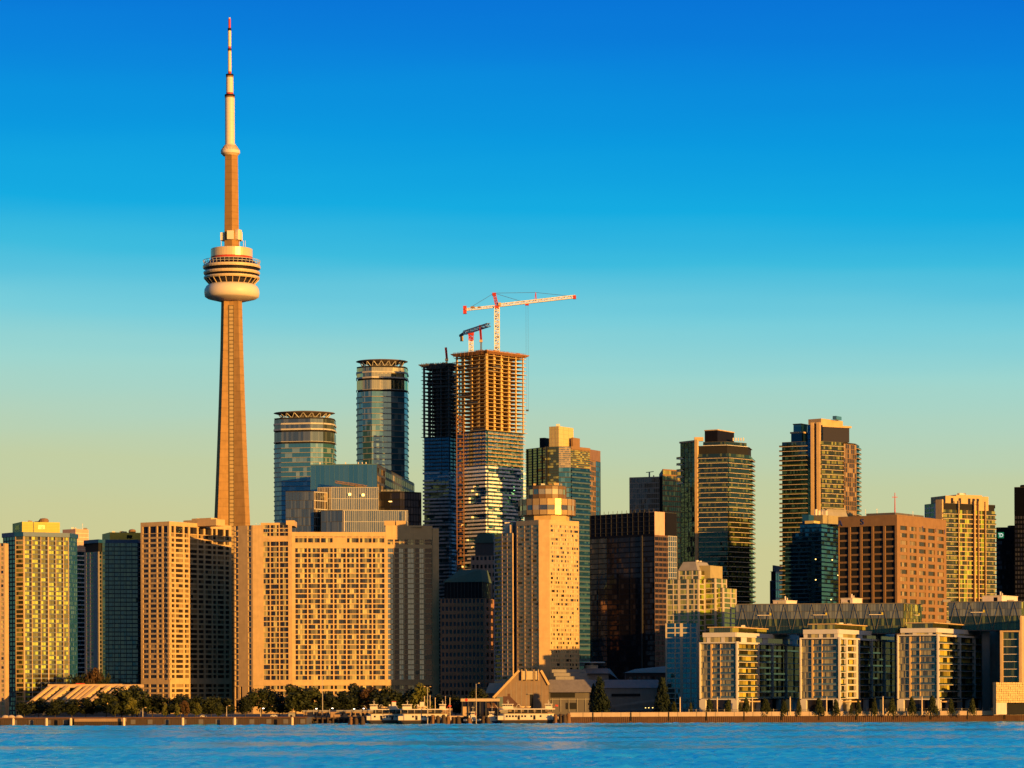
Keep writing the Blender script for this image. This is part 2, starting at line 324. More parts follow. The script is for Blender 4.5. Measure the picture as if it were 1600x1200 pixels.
def cols(spec):
    out = []
    for t in spec.split(): out.append((t[0], float(t[1:] or 1)))
    return out
def rep(unit, n, end=''): return (' '.join([unit]*n)+' '+end).strip()
def punched(t, s, z0, z1, nf, spec, win, wm=BEIGE, sill=.38, rec=.5, spd=.06, k=2, dep=1.0, part='wall', gap=0., balc=True, head=0., sm=None):
    """wall with openings: p pier, w window, b recessed balcony, s blank panel set back a little"""
    mb = t.m(part, [wm, sm] if sm else wm, part+wm.name+('+' if sm else '')); cs = cols(spec); tot = sum(c[1] for c in cs); u = .03; W = s.W-.06; fh = (z1-z0)/nf
    for kd, w in cs:
        a, b = u, u+W*w/tot; u = b
        if kd == 'p': s.box(mb, a, b, z0, z1, -dep, 0)
        elif kd == 's': s.box(mb, a, b, z0, z1, -dep, -.25)
        else:
            for i in range(nf):
                f = z0+i*fh
                if kd == 'b' and balc:
                    s.box(mb, a+.02, b-.02, f, f+sill*fh, -dep, .5)
                    t.win(s, a+.1, b-.1, f+sill*fh+.02, f+fh-.05, -.85, win, k)
                else:
                    s.box(mb, a, b, f, f+sill*fh, -dep, -spd, 1 if sm else 0)
                    if head: s.box(mb, a, b, f+fh*(1-head), f+fh-.02, -dep, -spd-.02)
                    if kd == 'd': t.win(s, a+.06, b-.06, f+sill*fh+.02, f+fh*(1-head)-.03, -rec-.15, G_DARK, 1)
                    else: t.win(s, a+.06+gap, b-.06-gap, f+sill*fh+.02, f+fh*(1-head)-.03, -rec, win, k)
    s.box(mb, .03, s.W-.03, z1+.0, z1+.02, -dep, 0)
def curtain(t, s, z0, z1, nf, k, win, mm=MULL, d=0., sp=.12, part='curtain_wall', vm=1, vw=.18, slabp=.0, spm=None):
    """glass skin with one pane per cell and thin mullions and floor lines standing proud"""
    mb = t.m(part, win, part+win.name); fr = t.m('mullion_grid', mm, 'mg'+mm.name); fh = (z1-z0)/nf; W = s.W-.06; pw = W/k
    for i in range(nf):
        for j in range(k):
            s.box(mb, .03+j*pw, .03+(j+1)*pw-.02, z0+i*fh, z0+(i+1)*fh-.02, d-.3, d-.05, 0, random.random())
        if sp: s.box(fr, .03, s.W-.03, z0+(i+1)*fh-sp*fh, z0+(i+1)*fh, d-.3, d+.06+slabp)
    if vm:
        for j in range(0, k+1, vm): u = min(max(.03+j*pw, .03+vw/2), s.W-.03-vw/2); s.box(fr, u-vw/2, u+vw/2, z0, z1, d-.3, d+.12)
def ribbon(t, segs, z0, z1, nf, win, k, slab=SLABW, sh=.16, proud=.35, rail=None, part='balcony', railh=.3, d=-.3, e0=0., e1=0., band='window_band', pick=None):
    """storeys: a band of glass per floor and a slab edge, with a railing when it is a balcony; one part of each per floor"""
    fh = (z1-z0)/nf
    for i in range(nf):
        f = z0+i*fh; g = MB(); b = MB(); rr = MB()
        for q, s in enumerate(segs):
            kk = k[q] if isinstance(k, (list, tuple)) else k; pw = (s.W-.08)/kk
            for j in range(kk): s.box(g, .04+j*pw, .04+(j+1)*pw-.05, f+sh*fh, f+fh-.02, d-.15, d, 0, random.random())
            if pick and not pick(i, q): continue
            a, c = -e0, s.W+e1
            s.box(b, a+.02*q, c-.02*q, f+.02*q, f+sh*fh-.02*q, d-.15, proud)
            if rail: s.box(rr, a+.05, c-.05, f+sh*fh, f+(sh+railh)*fh, proud-.18, proud-.06, 0, random.random())
        if g.v: g.build(band, win, t.e)
        if b.v:
            o = b.build(part if rail else 'floor_slab', slab, t.e)
            if rr.v: rr.build('railing', rail, o)
def block(t, poly, z0, z1, mat=CORE, part='core', ins=.9, roof=ROOF, par=0., parm=None):
    """solid inside of a building and its roof with an upstand"""
    ip = inset(poly, ins) if ins else poly
    t.m(part, mat, part+mat.name).prism(ip, z0, z1-.1)
    t.m('roof', roof, 'roof'+roof.name).prism(inset(poly, .25), z1-.08, z1+.25)
    if par:
        mb = t.m('parapet', parm or BEIGE, 'par'+(parm or BEIGE).name); n = len(poly)
        for i in range(n):
            s = Seg(poly[i], poly[(i+1) % n]); s.box(mb, .03, s.W-.03, z1+.03, z1+par, -.6, .04)
def facebox(t, px0, px1, py0, py1, D, dep, mat, part, al=0., mi=0):
    """a box seen square on from px0..px1 and py0 (top)..py1 (bottom)"""
    x0, x1 = wx(px0, D), wx(px1, D); pc = (px0+px1)/2
    t.m(part, mat, part+mat.name).box(x0, x1, D, D+dep, wz(py1, D, pc), wz(py0, D, pc))
def roof_kit(t, poly, z, n, seed, mats=(GREY, PALE, STEELW), hi=2.5):
    """plant boxes, pipes and a mast on a flat roof"""
    rg = random.Random(seed); xs = [p[0] for p in poly]; ys = [p[1] for p in poly]; cx, cy = sum(xs)/len(xs), sum(ys)/len(ys)
    for i in range(n):
        p = Vector(poly[rg.randrange(len(poly))][:2]); q = Vector(poly[rg.randrange(len(poly))][:2]); f = rg.uniform(.2, .8)
        c = Vector((cx, cy)).lerp(p.lerp(q, f), rg.uniform(.1, .6)); w, d, h = rg.uniform(1, 3.5), rg.uniform(1, 3), rg.uniform(.8, hi)
        mb = MB(); mb.box(c.x-w/2, c.x+w/2, c.y-d/2, c.y+d/2, z+.24, z+.24+h); mb.box(c.x-w/2+.2, c.x+w/2-.2, c.y-d/2+.2, c.y+d/2-.2, z+.24+h, z+.5+h)
        mb.build('roof_unit', mats[i % len(mats)], t.e)
def antenna(t, x, y, z, h, r=.22, mat=STEELW):
    mb = MB(); mb.tube((x, y, z), (x, y, z+h), r, r*.5, 6); mb.bar((x-h*.12, y, z+h*.8), (x+h*.12, y, z+h*.8), r*.9); mb.build('mast', mat, t.e)

# ------------------------------------------------------------------ setting: water, ground, sky is the world
def water():
    import numpy as np
    m, nt, N, L, b = principled('lake_water')
    tc = N.new('ShaderNodeTexCoord')
    def noise(scale, sx, sy, det, rough=.6):
        mp = N.new('ShaderNodeMapping'); mp.inputs['Scale'].default_value = (sx, sy, 1); L.new(tc.outputs['Object'], mp.inputs[0])
        n = N.new('ShaderNodeTexNoise'); n.inputs['Scale'].default_value = scale; n.inputs['Detail'].default_value = det; n.inputs['Roughness'].default_value = rough; L.new(mp.outputs[0], n.inputs[0]); return n
    n1 = noise(.42, 1, .5, 5, .7); N.remove(b)
    bp = N.new('ShaderNodeBump'); bp.inputs['Strength'].default_value = 1.0; bp.inputs['Distance'].default_value = .9; L.new(n1.outputs[0], bp.inputs['Height']); ra = N.new('ShaderNodeAttribute'); ra.attribute_name = 'ruffle'; rm = N.new('ShaderNodeMath'); rm.operation = 'MULTIPLY'; rm.inputs[1].default_value = 1.15; L.new(ra.outputs['Fac'], rm.inputs[0]); L.new(rm.outputs[0], bp.inputs['Strength'])
    df = N.new('ShaderNodeBsdfDiffuse'); df.inputs[0].default_value = (.06, .76, .74, 1); gl = N.new('ShaderNodeBsdfGlossy'); gl.inputs[0].default_value = (.85, 1, .93, 1); gl.inputs['Roughness'].default_value = .12
    L.new(bp.outputs[0], gl.inputs['Normal']); mx = N.new('ShaderNodeMixShader'); mx.inputs[0].default_value = .6; L.new(df.outputs[0], mx.inputs[1]); L.new(gl.outputs[0], mx.inputs[2]); L.new(mx.outputs[0], nt.nodes['Material Output'].inputs[0])
    # one sheet: fine waves where the camera looks, long cells beyond
    xs = np.concatenate([[-30000, -6000, -1500], np.arange(-380, 380.1, 1.7), [1500, 6000, 30000]])
    ys = np.concatenate([[-3000, -500, 300], np.arange(560, 1850.1, 2.0), [3000, 9000, 50000]])
    X, Y = np.meshgrid(xs, ys); rg = np.random.RandomState(5); Z = np.zeros_like(X)
    for lam, amp, n in ((24, .035, 6), (12, .06, 9), (7, .09, 14), (4.7, .07, 14)):
        for i in range(n):
            l = lam*rg.uniform(.75, 1.3); a = rg.normal(math.radians(70), .55); k = 2*math.pi/l
            Z += amp*rg.uniform(.5, 1.2)/math.sqrt(n)*2*np.sin(k*(X*math.cos(a)+Y*math.sin(a))+rg.uniform(0, 6.3))
    cal = np.zeros_like(X)
    for i in range(22):
        kx, ky = rg.normal(0, .014), rg.uniform(.006, .07); cal += .62*np.sin(kx*X+ky*Y+rg.uniform(0, 6.3)+1.5*np.sin(X*rg.uniform(.004, .012)+rg.uniform(0, 6.3)))
    near = np.clip((780-Y)/140, 0, 1); K = np.clip(.82+.52*np.tanh(cal*.55)-.42*near, .08, 2); Z *= K
    fade = (np.abs(X) < 379)*(Y > 561)*(Y < 1849); Z = Z*fade*1.8
    nx, ny = len(xs), len(ys); co = np.stack([X, Y, Z], -1).reshape(-1, 3).astype('f')
    i = np.arange(nx-1)[None, :]+np.arange(ny-1)[:, None]*nx; quad = np.stack([i, i+1, i+1+nx, i+nx], -1).reshape(-1)
    me = bpy.data.meshes.new('water'); me.vertices.add(len(co)); me.vertices.foreach_set('co', co.ravel()); nf = len(quad)//4
    me.loops.add(len(quad)); me.loops.foreach_set('vertex_index', quad.astype('i')); me.polygons.add(nf)
    me.polygons.foreach_set('loop_start', np.arange(0, nf*4, 4, dtype='i')); me.polygons.foreach_set('loop_total', np.full(nf, 4, dtype='i'))
    me.polygons.foreach_set('use_smooth', np.ones(nf, dtype=bool)); me.update(calc_edges=True); me.materials.append(m)
    at = me.attributes.new('ruffle', 'FLOAT', 'POINT'); at.data.foreach_set('value', K.reshape(-1).astype('f'))
    o = bpy.data.objects.new('water', me); C.objects.link(o); return struct(o)
water()
QD = 1780.
def ground():
    m, nt, N, L, b = principled('ground_paving')
    tc = N.new('ShaderNodeTexCoord'); n = N.new('ShaderNodeTexNoise'); n.inputs['Scale'].default_value = .05; n.inputs['Detail'].default_value = 6; L.new(tc.outputs['Object'], n.inputs[0])
    cr = N.new('ShaderNodeValToRGB'); cr.color_ramp.elements[0].color = (.04, .04, .035, 1); cr.color_ramp.elements[1].color = (.11, .10, .085, 1); L.new(n.outputs[0], cr.inputs[0])
    L.new(cr.outputs[0], b.inputs['Base Color']); b.inputs['Roughness'].default_value = .9
    pts = [(-30000, QD+2), (wx(478, QD), QD+2), (wx(480, QD), 1838), (wx(886, 1838), 1838), (wx(890, 1800), 1801), (wx(1800, 1840), 1840), (30000, 2400), (30000, 49000), (-30000, 49000)]
    mb = MB(); mb.prism([Vector(p) for p in pts], -3, GZ)
    return struct(mb.build('ground', m))
ground()

# ------------------------------------------------------------------ the great tower
def cn_tower():
    D = 2274.; cx = wx(364.5, D, 1100); z = lambda py: wz(py, D, 363); t = Thing('observation_tower', 'very tall tapering concrete tower with a round observation pod and red tipped antenna', 'tower', (cx, D))
    m = t.m('shaft', TOWERC); zs = [GZ, 40, 80, 115, 150, 185, 220, 255, 290, z(467)+1]
    def plan(r, th, hub):
        out = []
        for k in range(3):
            a = math.radians(210+120*k); d = Vector((math.cos(a), math.sin(a))); n = Vector((-d.y, d.x))
            b = a-math.radians(60); hb = Vector((math.cos(b), math.sin(b)))
            g = Vector((-hb.y, hb.x))
            out += [Vector((cx, D))+hb*hub-g*hub*.34, Vector((cx, D))+hb*hub+g*hub*.34]
            out += [Vector((cx, D))+d*r-n*th/2, Vector((cx, D))+d*r+n*th/2]
        return out
    def rad(zz): f = max(0, (330-zz)/175.); return 7.9+6.6*f**1.25
    ps = [plan(rad(q), 5.2+2.2*(1-q/330), 5.3+1.6*(1-q/330)) for q in zs]
    for a in range(len(zs)-1): m.prism(ps[a], zs[a]+(.0 if not a else .01), zs[a+1], top=ps[a+1])
    # glazed lift track up the front
    lf = t.m('lift_track', stone('lift_track_metal', (.36, .26, .13), rough=.5)); rg = t.m('lift_frame', stone('lift_frame_metal', (.17, .12, .06), rough=.5))
    z0, z1 = GZ+40, z(478); n = 92
    for i in range(n):
        a = z0+(z1-z0)*i/n; hub = 5.3+1.6*(1-a/330)+.55
        lf.box(cx-1.55, cx+1.55, D-hub, D-hub+1.2, a, a+(z1-z0)/n*.7); rg.box(cx-1.5, cx+1.5, D-hub+.2, D-hub+1.2, a+(z1-z0)/n*.7+.01, a+(z1-z0)/n-.01)
    for sx in (-1.9, 1.9): rg.bar((cx+sx, D-7.3, z0), (cx+sx, D-5.8, z1), .5)
    # pod, from below upwards
    def R(px): return px*D/F
    q = MB(); q.lathe(cx, D, [(R(20), z(471)), (R(38), z(466.5)), (R(42), z(464)), (R(43), z(458)), (R(42.6), z(453)), (R(40), z(448)), (R(36), z(445))], 48); q.build('radome_ring', PODW, t.e, True)
    q = MB(); q.lathe(cx, D, [(R(34), z(445)), (R(41.5), z(437))], 48); q.build('restaurant_windows', G_DARK, t.e)
    for k in range(24):
        a = 2*math.pi*(k+.5)/24; c, s = math.cos(a), math.sin(a); q = MB(); q.bar((cx+c*R(34.6), D+s*R(34.6), z(445)), (cx+c*R(42), D+s*R(42), z(437)), .55); q.build('window_strut', BRASS, t.e)
    for a, b, r0, r1, mat, nm in ((437, 433, 42.5, 43.8, BRASS, 'metal_band'), (433, 429.5, 40, 40, PODD, 'dark_band'), (429.5, 425, 43.2, 44.2, BRASS, 'metal_band'), (425, 420, 41, 41, PODD, 'dark_band'), (420, 415.5, 44.6, 45.2, BRASS, 'metal_band')):
        q = MB(); q.lathe(cx, D, [(R(r0), z(a)), (R(r1), z((a+b)/2)), (R(r1)-.2, z(b)-.03)], 48); q.build(nm, mat, t.e, False)
    q = MB(); q.lathe(cx, D, [(R(44), z(415.5)), (R(38), z(412)), (R(33), z(406))], 48); q.build('sloping_roof', PODD, t.e)
    q = MB()
    for k in range(40):
        a = 2*math.pi*k/40; c, s = math.cos(a), math.sin(a); q.bar((cx+c*R(42.5), D+s*R(42.5), z(415)), (cx+c*R(44.5), D+s*R(44.5), z(408)), .3)
    for rr, zz in ((44.5, 408), (43.4, 411.5)):
        for k in range(40):
            a, b = 2*math.pi*k/40, 2*math.pi*(k+1)/40; q.bar((cx+math.cos(a)*R(rr), D+math.sin(a)*R(rr), z(zz)), (cx+math.cos(b)*R(rr), D+math.sin(b)*R(rr), z(zz)), .35)
    q.build('deck_railing', SILVER, t.e)
    q = MB(); q.lathe(cx, D, [(R(32), z(407)), (R(32), z(402.5))], 48); q.build('red_ring', REDPAINT, t.e)
    q = MB(); q.lathe(cx, D, [(R(32.6), z(402.5)+.05), (R(32.6), z(390)), (R(31.5), z(389.2)), (R(15), z(389))], 48); q.build('upper_drum', BRASS, t.e)
    # plant boxes above the pod
    q = t.m('plant_box', PODW)
    for a in range(6):
        if a in (1, 3): continue
        th = math.radians(a*60+28); c, s = math.cos(th)*6.3, math.sin(th)*6.3; d = Vector((math.cos(th), math.sin(th))); n = Vector((-d.y, d.x)); p = Vector((cx, D))+d*6.9
        q.prism([p-n*2.6-d*1.4, p+n*2.6-d*1.4, p+n*2.6+d*1.2, p-n*2.6+d*1.2], z(376), z(362.5)+(a % 2)*1.2)
    q.box(cx-8.6, cx-5.2, D-3.2, D+1, z(376), z(364)); q.box(cx+4.6, cx+8.0, D-4.4, D+1, z(376), z(361))
    for sx in (6.5, 9.5, 11, -8): q.tube((cx+sx, D-3, z(389)), (cx+sx, D-3, z(377)), .2)
    # upper shaft
    q = MB()
    hexp = lambda r: [(cx+r*math.cos(math.radians(30+60*k+8)), D+r*math.sin(math.radians(30+60*k+8))) for k in range(6)]
    q.prism(hexp(6.6), z(389), z(240), top=hexp(5.7)); q.build('upper_shaft', stone('upper_concrete', (.29, .16, .052), line=5.2), t.e)
    # the small high pod
    q = MB(); q.lathe(cx-.8, D, [(R(11.5), z(243.5)), (R(14), z(240.5))], 36); q.build('sky_pod_windows', BRASS, t.e)
    q = MB(); q.lathe(cx-.8, D, [(R(14.6), z(240.5)+.05), (R(15.2), z(238)), (R(14.6), z(235.5)), (R(9), z(227.5)), (R(7.8), z(225))], 36); q.build('sky_pod', PODW, t.e)
    q = MB()
    for k in range(36):
        a = 2*math.pi*k/36; c, s = math.cos(a), math.sin(a); q.bar((cx-.8+c*R(14.7), D+s*R(14.7), z(235.5)), (cx-.8+c*R(9.3), D+s*R(9.3), z(227.5)), .3)
    q.build('sky_pod_ribs', BEIGE2, t.e)
    # antenna sections
    ax = cx-1.1
    def sec(r, py0, py1, k):
        q = MB(); zz0, zz1 = z(py0), z(py1); st = []
        for i in range(k): a = zz0+(zz1-zz0)*i/k; b = zz0+(zz1-zz0)*(i+1)/k; st += [(r, a), (r, b-.22), (r-.12, b-.2), (r-.12, b-.02)]
        q.lathe(ax, D, st, 20); q.build('antenna_section', PODW, t.e)
    def collar(r, py0, py1, mat, nm):
        q = MB(); q.lathe(ax, D, [(r, z(py0)), (r, z(py1)-.02)], 20); q.build(nm, mat, t.e)
    sec(R(7.5), 225, 153, 12); collar(R(7.7), 153, 151, BROWN, 'brown_collar'); collar(R(8), 151, 148, BLACK, 'black_collar')
    collar(R(5.6), 148, 145, REDPAINT, 'red_collar'); sec(R(5.7), 145, 121, 5); collar(R(5.9), 121, 119, BROWN, 'brown_collar'); collar(R(6), 119, 116, BLACK, 'black_collar')
    collar(R(2.6), 116, 112, REDPAINT, 'red_collar'); sec(R(2.8), 112, 80, 6); collar(R(2.9), 80, 78.5, BROWN, 'brown_collar'); collar(R(3), 78.5, 76, BLACK, 'black_collar')
    collar(R(2.3), 76, 73, REDPAINT, 'red_collar'); sec(R(2.6), 73, 48, 5); collar(R(2.8), 48, 44, BLACK, 'black_collar')
    collar(R(1.9), 44, 29.5, REDPAINT, 'red_tip'); collar(R(1.5), 29.5, 27.5, WHITE, 'tip_light')
    t.done()
cn_tower()

# ------------------------------------------------------------------ buildings, left to right
def b_left_edge():
    p = rect(-60, 8, 13.5, 1975, 14); t = Thing('apartment_tower', 'narrow pale concrete apartment slab cut off by the left edge of the picture', 'building', p[1])
    z1 = wz(849, 1975, 5); block(t, p, GZ, z1)
    punched(t, Seg(p[0], p[1]), GZ, z1, 38, rep('p1 w1.4', 9, 'p.8'), G_BEIGE, BEIGE2, k=1)
    s = Seg(p[1], p[2]); s.box(t.m('wall', BEIGE, 'wb'), .03, s.W-.03, GZ, z1, -1, 0)
    for i in range(2): antenna(t, p[1].x-6-8*i, p[1].y+10, z1+.2, 4)
    t.done()
b_left_edge()

def b_yellow():
    D = 1990; p = rect(3, 37, 122, D, 68); zt = wz(838, D, 60)
    p = [P(5, D+16), P(24, D+3), P(37, D), P(108, D+16), P(121, D+32), P(100, D+60), P(20, D+60)]
    t = Thing('apartment_tower', 'yellow green glass apartment tower with blue roof edge at the far left', 'building', p[2])
    block(t, p, GZ, zt)
    nf = 39
    punched(t, Seg(p[0], p[1]), GZ, zt, nf, rep('p.25 w1.6', 4, 'p.25'), G_BLUED, DGREY, sill=.3, rec=.25)
    punched(t, Seg(p[1], p[2]), GZ, zt, nf, 'p.3 w1 w1.4 w.7 p.2', G_YELL2, BEIGE, sill=.3, rec=.2, k=1)
    punched(t, Seg(p[2], p[3]), GZ, zt, nf, 'p.6 w2.2 d1.1 p.3 w2.8 d1.2 p.3 w2.2 d1 p.6 w2.4 d.8 p.3 w2.6 d.8 p.3 w2.2 p.3', G_GLOWYELL, BEIGE2, sill=.3, rec=.5, k=2, sm=stone('slate_blue_spandrel', (.09, .11, .13), rough=.6))
    punched(t, Seg(p[3], p[4]), GZ, zt, nf, rep('p.3 w1.6', 5, 'p.3'), G_BLUE, NAVY, sill=.3, rec=.2)
    mb = t.m('roof_edge', NAVY)
    q = inset(p, -.8); mb.prism(q, zt+.03, zt+3)
    b = rect(20, 35, 94, D+16, 66); zb = wz(815, D+16, 55)
    pm = t.m('penthouse', YELLOWP); pm.prism(b, zt+3.02, zb)
    s = Seg(b[1], b[2]); s.box(t.m('vent', G_OLIVE), s.W*.42, s.W*.6, zb-5, zb-2, 0, .12); s.box(t.m('panel_joint', MULL), s.W*.29, s.W*.31, zt+3, zb-.02, -.1, .08)
    for k in range(6): s.box(t.m('panel_joint', MULL), .05, s.W-.05, zt+4+k*1.1, zt+4.07+k*1.1, -.1, .05)
    s = Seg(b[0], b[1]); s.box(t.m('vent', G_OLIVE, 'vent2'), s.W*.3, s.W*.7, zb-5, zb-2, 0, .12)
    c = Vector((wx(69, D+30), D+30)); q = MB(); q.lathe(c.x, c.y, [(3.2, zb+.05), (3.6, zb+1.6), (2.6, zb+2.9), (.8, zb+3.2)], 14); q.build('cooling_unit', BROWN, t.e)
    roof_kit(t, b, zb, 4, 3, hi=1.3); t.done()
b_yellow()

def b_back_left():
    D = 2290; p = rect(92, 118, 145, D, 40); z1 = wz(826, D, 120); t = Thing('apartment_tower', 'pale stepped tower top showing between the yellow tower and the dark teal tower', 'building', p[1])
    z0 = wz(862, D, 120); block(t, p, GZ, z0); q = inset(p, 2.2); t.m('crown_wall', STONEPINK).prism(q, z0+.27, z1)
    for s in (Seg(q[0], q[1]), Seg(q[1], q[2])):
        for k in range(5): s.box(t.m('crown_rib', PALE), .03, s.W-.03, z0+2+k*3.2, z0+2.5+k*3.2, -.2, .15)
    ribbon(t, [Seg(p[0], p[1]), Seg(p[1], p[2])], GZ, z0, 36, G_BLUED, 6, SLABW, .25, .6)
    antenna(t, p[1].x+4, p[1].y+12, z1, 5); roof_kit(t, p, z1, 3, 5, hi=1.5); t.done()
b_back_left()

def b_dark_teal():
    D = 2190; p = [P(132, D+14), P(154, D), P(160, D+4), P(216, D+8), P(232, D+30), P(232, D+60), P(132, D+60)]; z1 = wz(848, D, 175); zl = wz(862, D, 140)
    t = Thing('apartment_tower', 'dark teal glass apartment tower standing in the shade beside the beige tower', 'building', p[1]); block(t, p, GZ, z1)
    punched(t, Seg(p[0], p[1]), GZ, zl, 40, 'p.6 w.8 p.4 w.8 p1.6', G_TEALD, GREY, k=1, rec=.2)
    punched(t, Seg(p[1], p[2]), GZ, zl, 40, 'p.3 w1 p.3', G_TEALD, DGREY, k=1, rec=.2)
    punched(t, Seg(p[2], p[3]), GZ, z1, 40, rep('p.2 w1.5 w.8', 6, 'p.2'), G_TEALD, stone('teal_panel', (.02, .06, .08), rough=.5), sill=.25, rec=.25, k=1)
    punched(t, Seg(p[3], p[4]), GZ, z1, 40, rep('p.2 w1.5', 3, 'p.2'), G_TEALD, DGREY, sill=.25, rec=.2, k=1)
    t.m('roof_edge', NAVY).prism(inset(p, -.5), z1+.03, z1+2.6)
    b = rect(160, 172, 225, D+14, 70); zb = wz(830, D, 190); t.m('penthouse', YELLOWP).prism(b, z1+2.62, zb)
    s = Seg(b[1], b[2]); s.box(t.m('vent', G_OLIVE), s.W*.5, s.W*.66, zb-4.5, zb-2, 0, .12)
    q = MB(); q.lathe(wx(207, D+24), D+24, [(2.6, zb+.05), (2.9, zb+1.6), (2, zb+2.6), (.6, zb+2.9)], 14); q.build('cooling_unit', BROWN, t.e)
    roof_kit(t, b, zb, 5, 8, hi=1.6); t.done()
b_dark_teal()

def b_harbour_west():
    D = 2140; p = rect(220, 265, 362, D, 34); z1 = wz(820, D, 270); zt = wz(812, D, 270)
    t = Thing('apartment_tower', 'beige concrete grid apartment tower with its right end in shadow, left of the wide slab', 'building', p[1]); block(t, p, GZ, z1, par=2.6, parm=BEIGE)
    nf = 33; zc = z1-6.2; zg = GZ+22
    for s, sp in ((Seg(p[0], p[1]), 'p.8 w2 p.5 w2.4 p.5 w1.5 p.5 w1.7 p.7'), (Seg(p[1], p[2]), 'p.6 w.9 p.4 w2.2 p.5 w1.2 p.5 w2.2 p.4 w1.6 p.5 w2 p.4 w1 p.4 w2 p.5 w1.2 p.7')):
        punched(t, s, zg+3.2, zc, 29, sp, G_BROWN, BEIGE, sill=.36, rec=.7, k=2)
        punched(t, s, GZ, zg, 6, sp, G_BROWN, BEIGE, sill=.36, rec=.7, k=2)
        s.box(t.m('wall', BEIGE, 'wall'+BEIGE.name), .03, s.W-.03, zg+.02, zg+3.18, -1, .12)
        punched(t, s, zc+.04, z1, 1, sp, G_DARK, BEIGE, sill=.08, rec=.9, k=2, head=.1)
        for i in range(29):
            f = zg+3.2+(zc-zg-3.2)*i/29; s.box(t.m('wall', BEIGE, 'wall'+BEIGE.name), .1 if s.n.x > 0 else s.W-2.4, 2.4 if s.n.x > 0 else s.W-.06, f+.1, f+1.25, .02, .7)
    b = rect(287, 338, 352, D+16, 34); t.m('plant_room', BEIGE).prism(b, z1+.3, wz(809, D, 310)); b2 = rect(300, 330, 340, D+20, 34); t.m('plant_room', BEIGE).prism(b2, wz(809, D, 310)+.02, wz(806.5, D, 310))
    roof_kit(t, b, wz(809, D, 310), 3, 4, hi=1.2); t.done()
b_harbour_west()

